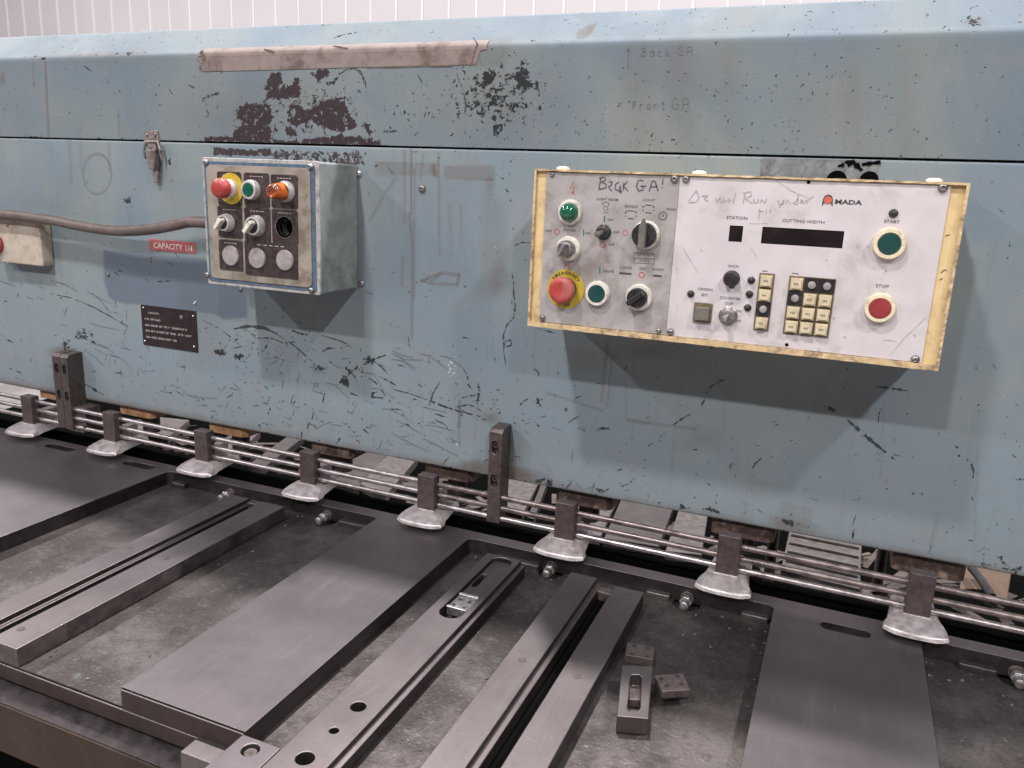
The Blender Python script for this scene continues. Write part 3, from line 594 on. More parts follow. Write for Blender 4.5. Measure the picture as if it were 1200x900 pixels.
# ================================================================== SMALL CONTROL BOX
YF = -.113; SX0, SZ1 = -1.0265, .0255; SX1, SZ0 = -.792, -.1855
sb = thing('pendant_control_box', 'square grey-blue steel control box with grimy nine-hole button face, left of the long panel', 'control box', ((SX0 + SX1) / 2, 0, SZ0))
bm = BM(); box(bm, SX0, SX1, YF + .004, -.0005, SZ0, SZ1)
boxh = obj('housing', bm, 'box_paint', sb, .004, seg=3)
bm = BM(); t = .0035
prism(bm, rounded(SX0 - .001, SX1 + .001, SZ0 - .001, SZ1 + .001, .004), 'y', YF, YF + .0042); rimo = obj('rim', bm, 'rim_paint', sb, .0012)
bm = BM(); prism(bm, rounded(SX0 + .004, SX1 - .006, SZ0 + .005, SZ1 - .005, .004), 'y', YF - .0012, YF + .001); gaso = obj('gasket', bm, 'blue_gasket', sb, .0005)
bm = BM(); prism(bm, rounded(SX0 + .0095, SX1 - .0135, SZ0 + .0105, SZ1 - .0105, .010), 'y', YF - .003, YF); face = obj('face_plate', bm, 'face_dirty', sb, .0006)
YP = YF - .003
def sp(px_, py_): return onY(px_, py_, YP)
def zoomA(u, v_): return (220 + u / 4.737, 170 + v_ / 4.737)
hx, hz = sp(*zoomA(540, 456))
for hob in (face, gaso, rimo, boxh): cut(hob, [cutter(lathe(BM(), hx, hz, YP + .03, [(0, 0), (.0145, 0), (.0145, .06), (0, .06)], 28))])
for (u0, v0, u1, v1, hole) in ((168, 148, 300, 338, 0), (315, 155, 455, 345, 0), (465, 165, 612, 352, 0), (170, 340, 304, 516, 0), (318, 348, 461, 536, 0), (470, 358, 613, 548, 1), (177, 526, 308, 696, 0), (320, 540, 613, 732, 0)):
    a = sp(*zoomA(u0, v0)); b_ = sp(*zoomA(u1, v1)); c_ = sp(*zoomA(u0, v1)); d_ = sp(*zoomA(u1, v0))
    X0, X1 = (a[0] + c_[0]) / 2, (b_[0] + d_[0]) / 2; Z1 = (a[1] + d_[1]) / 2; Z0 = (b_[1] + c_[1]) / 2
    bm = BM(); prism(bm, rounded(X0, X1, Z0, Z1, .004), 'y', YP - .0012, YP + .0002); lp = obj('legend_plate', bm, 'legend_black', sb, .0004)
    if hole: cut(lp, [cutter(lathe(BM(), hx, hz, YP + .03, [(0, 0), (.0145, 0), (.0145, .06), (0, .06)], 28))])
    bm = BM(); zz = Z1 - .005
    for k in range(5): box(bm, X0 + (X1 - X0) * (.25 + .11 * k), X0 + (X1 - X0) * (.25 + .11 * k + .07), YP - .0015, YP - .0010, zz - .0012, zz)
    obj('legend_print', bm, 'print_pale', lp)
bm = BM(); lathe(bm, hx, hz, YP + .0035, [(.0148, .004), (.0185, .0045), (.0185, .0052), (.0145, .0055), (.0145, -.02), (0, -.02)], 28); obj('empty_hole', bm, 'void', sb)
bm = BM(); lathe(bm, hx, hz, YP - .0012, [(.0148, 0), (.0185, 0), (.0182, .0006), (.0150, .0006)], 28); obj('hole_rim', bm, 'dull_metal', sb)
YQ = YP - .0012
x, z = sp(271.5, 221)
def estop(x, z, Y, r0, r1, proj, parent, text=False):
    b = lathe(BM(), x, z, Y, [(r0, 0), (r0, .0012), (r1 * .8, .0016), (0, .0016)], 40); obj('legend_disc', b, 'yellow', parent, 0, True)
    b = lathe(BM(), x, z, Y - .0012, [(r1 * .92, 0), (r1 * .92, .006), (r1 * .75, .008), (r1 * .62, .009), (r1 * .62, proj * .55)], 28); obj('collar', b, 'satin', parent, 0, True)
    k = r1; b = lathe(BM(), x, z, Y, [(k * .6, proj * .45), (k * .95, proj * .5), (k * 1.0, proj * .62), (k * .98, proj * .8), (k * .85, proj * .93), (k * .55, proj), (0, proj * 1.02)], 36); obj('mushroom_head', b, 'red', parent, 0, True)
estop(x, z, YQ, .0255, .0165, .034, sb)
def button(x, z, Y, r, cap, ringm, parent, h=.007, seg=36, inset=.0015, name='push_button', capr=.68):
    b = lathe(BM(), x, z, Y, [(r * 1.02, 0), (r * 1.02, h * .35), (r * .98, h * .6), (r * .93, h), (r * .72, h * 1.02), (r * .70, h - inset), (0, h - inset)], seg)
    o_ = obj(name, b, ringm, parent, 0, True)
    b = lathe(BM(), x, z, Y, [(r * capr, h - inset), (r * capr, h - inset * .3), (r * capr * .93, h + .0004), (0, h + .0007)], seg); obj('cap', b, cap, o_, 0, True)
    return o_
x, z = sp(296.5, 222.5); button(x, z, YQ, .0160, 'green', 'satin', sb, .011, capr=.70)
x, z = sp(336, 224.5)
b = lathe(BM(), x, z, YQ, [(.017, 0), (.017, .004), (.0150, .008), (.0145, .012)], 32); o = obj('pilot_lamp', b, 'satin', sb, 0, True)
b = lathe(BM(), x, z, YQ, [(.0140, .008), (.0140, .016), (.0128, .024), (.0118, .032), (.0105, .036), (.0085, .0375), (.006, .0365), (0, .0360)], 32); obj('amber_lens', b, 'amber', o, 0, True)
def selector(x, z, Y, parent, ang=215, s=1., leverm='ring_white'):
    b = lathe(BM(), x, z, Y, [(.0150 * s, 0), (.0150 * s, .005), (.0135 * s, .009), (.0130 * s, .013), (.0105 * s, .0132), (.0100 * s, .011), (0, .011)], 32); o_ = obj('selector_switch', b, 'satin', parent, 0, True)
    b = lathe(BM(), x, z, Y, [(.0100 * s, .0105), (.0100 * s, .0135), (.009 * s, .0145), (0, .0145)], 28); obj('hub', b, 'black', o_, 0, True)
    b = box(BM(), -.0125 * s, .0085 * s, -.0032 * s, .0032 * s, 0, .012)
    o2 = obj('lever', b, leverm, o_, .0014); o2.matrix_parent_inverse = Matrix.Identity(4)
    o2.data.transform(Matrix.Translation((x, Y - .013, z)) @ Matrix.Rotation(-R(ang), 4, 'Y') @ Matrix.Rotation(R(90), 4, 'X'))
    return o_
x, z = sp(267.5, 261); selector(x, z, YQ, sb, 50)
x, z = sp(302, 264.5); selector(x, z, YQ, sb, 48, 1.15)
for px_, py_ in ((271.5, 299.5), (302.5, 302.5), (335, 305)):
    x, z = sp(px_, py_); b = lathe(BM(), x, z, YQ, [(.0172, 0), (.0172, .002), (.0160, .0035), (.010, .0042), (0, .0044)], 36); obj('blanking_plug', b, 'plug_grey', sb, 0, True)
for px_, py_ in ((242, 190.5), (364.5, 195.5), (244, 322), (365.5, 340)):
    x, z = onY(px_, py_, YF); screw(x, z, YF - .0012, .0052, 'dull_metal', sb)
# ================================================================== CABLE
pts = [(-40, 251, -.040), (0, 251, -.040), (30, 254, -.040), (60, 258, -.040), (85, 263, -.037), (110, 267.5, -.040), (135, 270.5, -.043), (160, 270, -.046), (185, 267.5, -.050), (208, 263, -.055), (225, 260, -.058)]
P3 = [(onY(px_, py_, y)[0], y, onY(px_, py_, y)[1]) for px_, py_, y in pts]; P3.append((SX0 + .0, -.060, P3[-1][2] + .001))
dense = []
for i in range(len(P3) - 1):
    a, b_ = Vector(P3[i]), Vector(P3[i + 1]); pa, pb = Vector(P3[max(i - 1, 0)]), Vector(P3[min(i + 2, len(P3) - 1)])
    for k in range(5):
        t = k / 5; dense.append(.5 * ((2 * a) + (b_ - pa) * t + (2 * pa - 5 * a + 4 * b_ - pb) * t * t + (3 * a - pa - 3 * b_ + pb) * t ** 3))
dense.append(Vector(P3[-1]))
cb = tag(obj('cable', tube(BM(), dense, .0102, 16), 'cable', None, 0, True), 'thick brown cable sagging along the front plate into the small box', 'cable')
e = dense[-1]; bm = tube(BM(), [e + Vector((-.022, 0, 0)), e + Vector((-.020, 0, 0)), e + Vector((-.006, 0, 0)), e + Vector((.0, 0, 0))], [.0105, .0135, .0135, .0125], 12); obj('cable_gland', bm, 'cable', cb, 0, True)
bm = BM(); box(bm, e.x - .018, e.x - .004, e.y - .008, -.0002, e.z - .042, e.z - .012); obj('clamp_bracket', bm, 'black', cb, .001)
# ================================================================== LEFT PUSH BUTTON BOX
x1, z1 = onY(45, 258, -.028); _, z0 = onY(45, 312, -.028)
pb = thing('push_button_box', 'cream push button box with one red button at the left edge, under the cable', 'button box', (x1 - .06, 0, z0))
bm = BM(); box(bm, x1 - .13, x1, -.028, -.0005, z0, z1); obj('housing', bm, 'cream_box', pb, .003)
x, z = onY(-3, 286, -.028); b = lathe(BM(), x, z, -.028, [(.0195, 0), (.0195, .004), (.0175, .006), (.0160, .006), (.0160, .013), (.014, .0155), (0, .017)], 36); obj('red_button', b, 'red_dark', pb, 0, True)
for px_, py_ in ((9, 264), (9, 308), ): x, z = onY(px_, py_, -.028); screw(x, z, -.028, .0035, 'latch', pb)
# ================================================================== NAMEPLATE + RED LABEL
A, B, Cc, D = onY(165.5, 357), onY(232, 364.5), onY(231, 414), onY(168.5, 402.5)
X0 = (A[0] + D[0]) / 2; X1 = (B[0] + Cc[0]) / 2; Z1 = (A[1] + B[1]) / 2; Z0 = (Cc[1] + D[1]) / 2
npl = thing('data_plate', 'black riveted data plate with five pale lines of lettering on the blue front', 'data plate', ((X0 + X1) / 2, 0, Z0))
bm = BM(); prism(bm, rounded(X0, X1, Z0, Z1, .002), 'y', -.0016, -.0001); obj('plate', bm, 'name_black', npl, .0003)
bm = BM(); random.seed(5)
def zoomN(u, v_): return (150 + u / 11.25, 340 + v_ / 11.25)
for (u0, v0, u1, v1, tx) in ((235, 292, 460, 318, 'CAPACITY'), (235, 374, 445, 400, 0), (245, 455, 795, 525, 0), (250, 530, 860, 610, 0), (255, 610, 660, 670, 0)):
    p0 = zoomN(u0, v0); p1 = zoomN(u1, v1)
    if tx:
        text_mesh(bm, tx, (p0[0] + p1[0]) / 2, (p0[1] + p1[1]) / 2, 2.1, 0, .0019, 1.2, .01); continue
    n = int((p1[0] - p0[0]) / 1.25)
    for k in range(n):      # worn engraved characters, too small in the photograph to read
        if k % random.choice((5, 6, 8, 9)) == 4: continue
        t = k / n; qx, qz = onY(p0[0] + (p1[0] - p0[0]) * t, p0[1] + (p1[1] - p0[1]) * t, 0); s = .0013
        g = random.choice((0, 1, 2, 3)); hh = .0020
        if g != 3: box(bm, qx - s * .8, qx - s * .2, -.0020, -.0015, qz - hh, qz + hh)
        if g in (0, 3): box(bm, qx - s * .3, qx + s * .6, -.0020, -.0015, qz + hh - .0011, qz + hh)
        if g in (1, 2): box(bm, qx - s * .3, qx + s * .6, -.0020, -.0015, qz - hh, qz - hh + .0011)
        if g in (0, 2): box(bm, qx + s * .3, qx + s * .6, -.0020, -.0015, qz - hh, qz + hh - .0007)
        if g in (1, 3): box(bm, qx - s * .3, qx + s * .4, -.0020, -.0015, qz - .0003, qz + .0003)
obj('engraved_lettering', bm, 'print_pale', npl)
bm = BM(); px_, py_ = zoomN(708, 355); q = onY(px_, py_); lathe(bm, q[0], q[1], -.0016, [(.0042, 0), (.0030, .0006), (0, .0007)], 8); obj('stamp_mark', bm, 'latch', npl)
for u, v_ in ((212, 230), (868, 342), (235, 668), (885, 742)): q = onY(*zoomN(u, v_)); screw(q[0], q[1], -.0016, .0026, 'chrome', npl, 'rivet')
A, B = onY(175, 281), onY(230, 296)
rl = thing('red_label', 'small faded red label with white capacity lettering under the cable', 'label', ((A[0] + B[0]) / 2, 0, B[1]))
bm = BM(); za = (onY(175, 280)[1] + onY(230, 284)[1]) / 2; zb = (onY(175, 292)[1] + onY(230, 298)[1]) / 2
box(bm, A[0], B[0], -.0010, 0, zb, za); obj('sticker', bm, 'label_red', rl, .0003)
bm = BM(); text_mesh(bm, 'CAPACITY 1/4', 203, 289.5, 6.6, 0, .0013, 1.02, .012); obj('lettering', bm, 'print_white', rl)
# ================================================================== MAIN CONTROL PANEL
YM = -.132; MX0, MX1, MZ0, MZ1 = -.4165, .1150, -.1940, .0255
mp = thing('operator_panel', 'long cream operator panel with grey and white faceplates, keypad and displays', 'control panel', ((MX0 + MX1) / 2, 0, MZ0))
def pp(px_, py_, Y=YM): return onY(px_, py_, Y)
bm = BM(); box(bm, MX0 + .002, MX1 - .002, YM + .005, -.0005, MZ0 + .002, MZ1 - .002); obj('housing', bm, 'cream', mp, .002)
# raised rim of the box, four folded flanges
for (x0, x1, z0, z1) in ((MX0, MX1, MZ1 - .0026, MZ1), (MX0, MX1, MZ0, MZ0 + .0072), (MX0, MX0 + .0028, MZ0 + .0072, MZ1 - .0026), (MX1 - .0034, MX1, MZ0 + .0072, MZ1 - .0026)):
    bm = BM(); box(bm, x0, x1, YM - .003, YM + .012, z0, z1); bmesh.ops.subdivide_edges(bm, edges=[e_ for e_ in bm.edges if e_.calc_length() > .05], cuts=60)
    for v_ in bm.verts:
        if v_.co.y < YM: v_.co.y += random.uniform(-.0003, .0006); v_.co.z += random.uniform(-.0003, .0003)
    obj('rim_flange', bm, 'cream_edge', mp)
# inner front of the box: cream sheet with the bent strips at both ends
bm = BM(); box(bm, MX0 + .0028, MX1 - .0034, YM + .0025, YM + .006, MZ0 + .0072, MZ1 - .0026); obj('inner_front', bm, 'cream', mp)
GX0 = (pp(641, 200)[0] + pp(632, 376)[0]) / 2; GX1 = (pp(797, 205)[0] + pp(781, 392)[0]) / 2; WX1 = (pp(1114, 212)[0] + pp(1081, 428)[0]) / 2
gz1 = MZ1 - .0030; gz0 = MZ0 + .0078
bm = BM(); box(bm, GX0, GX1 - .0004, YM - .0000, YM + .0026, gz0, gz1); gp = obj('grey_faceplate', bm, 'panel_grey', mp, .0003)
bm = BM(); box(bm, GX1, WX1, YM - .0000, YM + .0026, gz0, gz1 - .0004); wp = obj('white_faceplate', bm, 'panel_white', mp, .0003)
SM = abs(onY(601, 280, YM)[0] - onY(600, 280, YM)[0])
# --- left, grey part
def zg(u, v_): return (610 + u / 6, 180 + v_ / 6)
def zg2(u, v_): return (610 + u / 6, 290 + v_ / 6)
x, z = pp(*zg(352, 412)); o = obj('pilot_lamp', lathe(BM(), x, z, YM, [(.0172, 0), (.0172, .004), (.0160, .0058), (.0132, .006), (.0130, .004)], 36), 'ring_white', mp, 0, True)
obj('green_lens', lathe(BM(), x, z, YM, [(.0130, .004), (.0128, .009), (.0112, .014), (.0075, .0178), (.0035, .019), (0, .0192)], 36), 'green_lens', o, 0, True)
x, z = pp(*zg(340, 668)); o = obj('key_switch', lathe(BM(), x, z, YM, [(.0172, 0), (.0172, .004), (.0160, .0058), (.0118, .006), (.0118, .004)], 36), 'ring_white', mp, 0, True)
obj('lock_barrel', lathe(BM(), x, z, YM, [(.0118, .004), (.0118, .018), (.0105, .0205), (.0085, .021), (.008, .0195), (0, .0195)], 32), 'dull_metal', o, 0, True)
b = BM(); box(b, -.0014, .0014, 0, .016, -.009, .0105); o2 = obj('key', b, 'chrome', o, .0008); o2.matrix_parent_inverse = Matrix.Identity(4); o2.data.transform(Matrix.Translation((x, YM - .0195, z)) @ Matrix.Rotation(R(25), 4, 'Y') @ Matrix.Rotation(R(180), 4, 'X'))
x, z = pp(*zg2(318, 293)); b = lathe(BM(), x, z, YM, [(.0275, 0), (.0275, .001), (.018, .0014), (0, .0014)], 44); es = obj('emergency_stop', b, 'yellow', mp, 0, True)
obj('collar', lathe(BM(), x, z, YM, [(.0165, 0), (.0165, .007), (.013, .009), (.012, .012)], 30), 'black', es, 0, True)
obj('mushroom_head', lathe(BM(), x, z, YM, [(.011, .010), (.0175, .0115), (.0187, .014), (.0187, .0185), (.0170, .0225), (.012, .0250), (.0095, .0245), (0, .0240)], 40), 'red', es, 0, True)
x, z = pp(*zg2(545, 322)); button(x, z, YM, .0172, 'green_dark', 'ring_white', mp, .008, capr=.74)
x, z = pp(*zg2(835, 350)); o = obj('rotary_switch', lathe(BM(), x, z, YM, [(.0182, 0), (.0182, .0045), (.0170, .006), (.0130, .006)], 36), 'ring_white', mp, 0, True)
obj('knob', lathe(BM(), x - .001, z, YM, [(.0135, .005), (.0130, .014), (.0120, .0155), (0, .0155)], 28), 'black', o, 0, True)
b = box(BM(), -.013, .013, -.0035, .0035, 0, .0075); o2 = obj('grip', b, 'black', o, .0012); o2.matrix_parent_inverse = Matrix.Identity(4); o2.data.transform(Matrix.Translation((x - .001, YM - .0155, z)) @ Matrix.Rotation(-R(38), 4, 'Y') @ Matrix.Rotation(R(90), 4, 'X'))
x, z = pp(*zg(885, 572)); o = obj('rotary_selector', lathe(BM(), x, z, YM, [(.0188, 0), (.0188, .0045), (.0175, .006), (.0130, .006)], 40), 'ring_white', mp, 0, True)
obj('knob', lathe(BM(), x - .0012, z, YM, [(.0165, .004), (.0160, .012), (.0150, .0135), (0, .0135)], 36), 'black', o, 0, True)
b = prism(BM(), [(-.0045, -.0165), (.0045, -.0165), (.0045, .012), (0, .0225), (-.0045, .012)], 'y', -.0225, -.0125); o2 = obj('pointer', b, 'grey_key', o, .001); o2.matrix_parent_inverse = Matrix.Identity(4); o2.data.transform(Matrix.Translation((x - .001, YM, z)))
def toggle(px_, py_, tip, mat, r=.0085, base='black', tipr=.0035, L=.014):
    x, z = pp(px_, py_); o_ = obj('toggle_switch', lathe(BM(), x, z, YM, [(r * 1.15, 0), (r * 1.15, .002), (r, .003), (r * .95, .007), (r * .6, .0085), (0, .0085)], 24), base, mp, 0, True)
    obj('bat_handle', tube(BM(), [(x, YM - .007, z), (x + tip[0] * .5, YM - .007 - L * .6, z + tip[1] * .5), (x + tip[0] * .9, YM - .007 - L, z + tip[1] * .9), (x + tip[0], YM - .0075 - L, z + tip[1])], [tipr * .7, tipr * .9, tipr, tipr * .4], 12), mat, o_, 0, True)
toggle(*zg(585, 552), (-.0035, -.003), 'grey_key', .0092, 'black', .0040)
def bolt_head(px_, py_, r, Y=YM, parent=mp, mat='dull_metal'):
    x, z = pp(px_, py_, Y); screw(x, z, Y, r, mat, parent)
for u, v_, r_ in ((222, 147, .0035), (1085, 178, .0055), (1165, 180, .0050)): bolt_head(*zg(u, v_), r_)
for u, v_, r_ in ((155, 495, .0045), (972, 585, .0035), (1055, 594, .0050)): bolt_head(*zg2(u, v_), r_)
bolt_head(1105, 220, .0055); bolt_head(1072.5, 421, .0052)
for px_, py_ in ((947.5, 213.5), (922, 404)): x, z = pp(px_, py_); obj('mounting_hole', lathe(BM(), x, z, YM - .0001, [(.0022, 0), (.0022, .0002), (0, .0002)], 14), 'void', mp)
x, z = pp(*zg(352, 412))
# --- print on the grey faceplate
bk = BM(); gy = BM(); rd = BM()
for s, u, v_, h, sx in (('LIGHT BEAM', 610, 322, 2.7, 1.15), ('CONT', 903, 328, 2.7, 1.2), ('SINGLE', 778, 372, 2.7, 1.2), ('INCH', 1060, 392, 2.6, 1.2), ('ON', 630, 466, 2.7, 1.1), ('ON', 475, 560, 2.7, 1.1), ('OFF', 673, 555, 2.7, 1.1), ('OFF', 197, 545, 2.7, 1.1), ('OFF', 640, 640, 2.6, 1.1), ('POWER', 345, 540, 2.6, 1.1),
                      ('DRIVE', 617, 828, 2.7, 1.2), ('LONG', 742, 802, 2.8, 1.2), ('OFF', 858, 810, 2.6, 1.1), ('SHORT', 968, 816, 2.6, 1.1), ('CONTACT', 872, 710, 2.4, 1.2), ('D.P. RUN', 872, 755, 1.8, 1.2)):
    text_mesh(gy, s, *zg(u, v_), h * 1.1, YM, .0003, sx, .012)
for u, v_, u1, v1, wd in ((742, 400, 0, 0, 0),): pass
for (cx, cy) in ((775, 428), (900, 388)):     # dashed squares
    for s in (-1, 1):
        px_ribbon(bk, [zg(cx - 22, cy + s * 27), zg(cx + 22, cy + s * 27 + 3)], 1.1, YM, 0, 0, .0003)
        for t in (-1, 1): px_ribbon(bk, [zg(cx + s * 38, cy + t * 12 - 5), zg(cx + s * 38, cy + t * 12 + 5)], 1.2, YM, 0, 0, .0003)
        px_ribbon(bk, [zg(cx + s * 36, cy - 14), zg(cx + s * 28, cy - 24)], .9, YM, 0, 0, .0003)
px_ribbon(bk, [zg(695, 840), zg(780, 846)], 2.2, YM, 0, 0, .0003); px_ribbon(bk, [zg(933, 857), zg(992, 862)], 2.2, YM, 0, 0, .0003)
x, z = pp(*zg(1001, 438)); ring(bk, x, z, .0046, .0056, YM - .0003); text_mesh(bk, 'T', *zg(1001, 438), 3.0, YM, .0003, 1.2, .03)
ring(gy, *pp(*zg(600, 385)), .0026, .0032, YM - .0003); px_ribbon(gy, [zg(570, 352), zg(600, 338), zg(628, 352)], .7, YM, 0, 0, .0003); px_ribbon(gy, [zg(580, 415), zg(620, 417)], .7, YM, 0, 0, .0003); px_ribbon(gy, [zg(580, 370), zg(582, 352)], .6, YM, 0, 0, .0003); px_ribbon(gy, [zg(620, 370), zg(618, 352)], .6, YM, 0, 0, .0003)
for u0, v0, u1, v1 in ((800, 695, 940, 702), (800, 735, 940, 742), (800, 768, 940, 776), (800, 695, 800, 768), (940, 702, 940, 776)): px_ribbon(gy, [zg(u0, v0), zg(u1, v1)], .5, YM, 0, 0, .00035)
for u, v_ in ((255, 548), (735, 558), (575, 640), (852, 853), (325, 800)): ring(rd, *pp(*zg(u, v_)), .0030, .0041, YM - .0003)
for u, v_ in ((590, 460), (444, 557), (557, 822)): gn = BM(); px_ribbon(gn, [zg(u, v_ - 24), zg(u, v_ + 22)], 1.7, YM, 0, 0, .0003); obj('green_mark', gn, 'print_green', gp)
px_ribbon(rd, [zg(372, 200), zg(350, 245), zg(378, 232), zg(368, 278)], 1.2, YM, 0, 0, .0003); px_ribbon(rd, [zg(360, 266), zg(369, 286), zg(377, 266)], 1.2, YM, 0, 0, .0003)
for s, r_, a0 in (('EMERGENCY', .0228, 90), ('STOP', .0228, 270)):
    cx, cz = pp(*zg2(318, 293)); n = len(s)
    for i, ch in enumerate(s):
        a = R(a0 + ((n - 1) / 2 - i) * (13 if a0 == 90 else -12)); tmp = BM(); text_mesh(tmp, ch, 662, 341, 3.5, YM, 0, 1.1, .02)
        tx, tz = onY(662, 341, YM); rot = (a - R(90)) if a0 == 90 else (a - R(270))
        bmesh.ops.transform(tmp, matrix=Matrix.Translation((cx + r_ * math.cos(a), -.0018, cz + r_ * math.sin(a))) @ Matrix.Rotation(-rot, 4, 'Y') @ Matrix.Translation((-tx, 0, -tz)), verts=tmp.verts[:])
        me = bpy.data.meshes.new('t'); tmp.to_mesh(me); tmp.free(); bk.from_mesh(me); bpy.data.meshes.remove(me)
obj('black_symbols', bk, 'print_black', gp); obj('grey_lettering', gy, 'print_grey', gp)['kind'] = 'stuff'; obj('red_symbols', rd, 'print_red', gp); 
bm = BM()
def zpen(strokes, wd=1.25, z=zg):
    for st in strokes: px_ribbon(bm, [z(*p) for p in st], wd, YM, .25, 2, .0005)
zpen([[(565, 170), (552, 248)], [(553, 172), (590, 165), (600, 185), (565, 200), (600, 212), (602, 240), (550, 252)], [(622, 200), (645, 198), (638, 222), (618, 232), (640, 262)], [(692, 200), (668, 215), (665, 250), (698, 262), (700, 225), (704, 275)], [(690, 262), (704, 276), (714, 262)], [(728, 205), (722, 258)], [(752, 195), (724, 228), (757, 262)],
      [(865, 190), (832, 185), (815, 225), (830, 262), (862, 255), (866, 228), (845, 230), (885, 226)], [(905, 265), (925, 195), (945, 192), (968, 262)], [(915, 235), (962, 232)], [(1003, 178), (998, 218)], [(994, 236), (996, 242)]])
obj('marker_writing', bm, 'marker', gp)['label'] = 'hand-written marker words along the top'
# --- right, white part
def zw(u, v_): return (780 + u / 6, 190 + v_ / 6)
def zw2(u, v_): return (780 + u / 6, 300 + v_ / 6)
bm = BM()
wk = zw
zpen([[(215, 200), (160, 275)], [(165, 285), (215, 280), (238, 250), (215, 200)], [(255, 240), (300, 235), (270, 260), (300, 275)], [(350, 250), (358, 290), (385, 240), (385, 290)], [(410, 240), (400, 285), (430, 265)], [(445, 255), (440, 280), (465, 262)], [(492, 215), (475, 290)], [(560, 215), (545, 292)], [(540, 220), (600, 205), (605, 235), (560, 255), (612, 292)],
      [(622, 255), (622, 285), (650, 285), (652, 255)], [(668, 290), (672, 260), (700, 290), (708, 255)], [(790, 265), (800, 300), (830, 290), (832, 262), (800, 320)], [(848, 295), (852, 262), (880, 292)], [(932, 228), (925, 298), (895, 290), (930, 262)], [(945, 290), (965, 265), (950, 265), (975, 292)], [(985, 262), (985, 290), (1005, 262), (1040, 240)],
      [(660, 345), (690, 345)], [(662, 328), (655, 400)], [(712, 335), (705, 358)], [(740, 330), (730, 358)]], 1.0, zw)
obj('pencil_writing', bm, 'print_faint', wp)['label'] = 'faint hand-written pencil note across the upper left'
bk = BM(); gy = BM()
for s, u, v_, h, sx, zf in (('STATION', 502, 393, 3.3, 1.15, zw), ('CUTTING WIDTH', 968, 418, 3.2, 1.2, zw), ('INCH', 478, 72, 2.6, 1.2, zw2), ('MM', 465, 222, 2.4, 1.2, zw2), ('ORIGIN', 278, 235, 2.8, 1.15, zw2), ('SET', 272, 275, 2.8, 1.15, zw2), ('COUNTER', 453, 298, 2.7, 1.2, zw2), ('DISP', 448, 335, 2.7, 1.15, zw2), ('ON', 512, 388, 2.6, 1.1, zw2), ('OFF', 505, 458, 2.6, 1.1, zw2)):
    text_mesh(gy, s, *zf(u, v_), h * 1.1, YM, .0003, sx, .010)
text_mesh(gy, 'START', 1045, 260, 3.6, YM, .0003, 1.15, .012); text_mesh(gy, 'STOP', 1034, 335.5, 3.6, YM, .0003, 1.15, .012)
for u0, v0, u1, v1 in ((890, 120, 935, 125), (680, 105, 720, 108), (640, 535, 690, 540), (840, 545, 900, 552), (950, 560, 1010, 566)): px_ribbon(gy, [zw2(u0, v0), zw2(u1, v1)], .9, YM, .4, 3, .0003)
text_mesh(bk, 'MADA', 994, 237.2, 5.2, YM, .0003, 1.42, .035)
obj('grey_lettering', gy, 'print_grey', wp)['kind'] = 'stuff'; obj('logo_lettering', bk, 'print_black', wp)
bm = BM(); x, z = pp(970.2, 234.5); lathe(bm, x, z, YM - .0002, [(.0046, 0), (.0046, .0004), (0, .0004)], 20)
me_ = BM(); prism(me_, [(x - .0062, z - .0066), (x - .0050, z - .0066), (x - .0042, z - .004), (x + .0042, z - .004), (x + .0050, z - .0066), (x + .0062, z - .0066), (x + .0056, z + .001), (x + .0042, z + .0048), (x + .0015, z + .0064), (x - .0015, z + .0064), (x - .0042, z + .0048), (x - .0056, z + .001)], 'y', YM - .0003, YM - .0001)
obj('logo_outline', me_, 'print_black', wp); obj('logo_dot', bm, simple('logo_red', (.55, .12, .07), .5, 0, .08, None, 0, 200, 0), wp)
def inset_window(name, c0, c1, mat, parent):
    a, b_ = pp(*c0), pp(*c1); bmx = BM(); box(bmx, a[0], b_[0], YM - .0003, YM + .001, b_[1], a[1]); return obj(name, bmx, mat, parent)
a = zw(452, 444); b_ = zw(535, 563)
cut(wp, [cutter(box(BM(), pp(*a)[0], pp(*b_)[0], YM - .01, YM + .01, pp(*b_)[1], pp(*a)[1]))])
Ax, Az = pp(893.5, 267); Bx, Bz = pp(987, 290.5); Az = (pp(893.5, 266)[1] + pp(988, 270.5)[1]) / 2; Bz = (pp(892, 285.5)[1] + pp(987, 291)[1]) / 2
cut(wp, [cutter(box(BM(), Ax, Bx, YM - .01, YM + .01, Bz, Az))])
bm = BM(); q0, q1 = pp(*a), pp(*b_); box(bm, q0[0] - .002, q1[0] + .002, YM + .0008, YM + .0024, q1[1] - .002, q0[1] + .002); obj('station_display', bm, 'glass_dark', mp)
bm = BM(); box(bm, Ax - .002, Bx + .002, YM + .0008, YM + .0024, Bz - .002, Az + .002); obj('width_display', bm, 'glass_dark', mp)
x, z = pp(1042, 285.5); button(x, z, YM, .0187, 'green_dark', 'ring_cream', mp, .009, capr=.67)
x, z = pp(1031, 360.5); button(x, z, YM, .0178, 'red_dark', 'ring_cream', mp, .009, capr=.70)
def led(px_, py_, r=.0042):
    x, z = pp(px_, py_); obj('indicator_led', lathe(BM(), x, z, YM, [(r * 1.25, 0), (r * 1.25, .0012), (r * .95, .002), (r * .8, .0045), (r * .4, .006), (0, .0063)], 18), 'black', mp, 0, True)
led(1047, 250)
for u, v_ in ((178, 265), (603, 170), (590, 268), (578, 363)): led(*zw2(u, v_), .0038)
x, z = pp(*zw2(465, 158)); o = obj('rotary_knob', lathe(BM(), x, z, YM, [(.0105, 0), (.0105, .002), (.0096, .003), (.0090, .014), (.0078, .0155), (0, .016)], 28), 'black', mp, 0, True)
toggle(*zw2(440, 418), (-.0035, -.0035), 'chrome', .0105, 'dull_metal', .0038, .013)
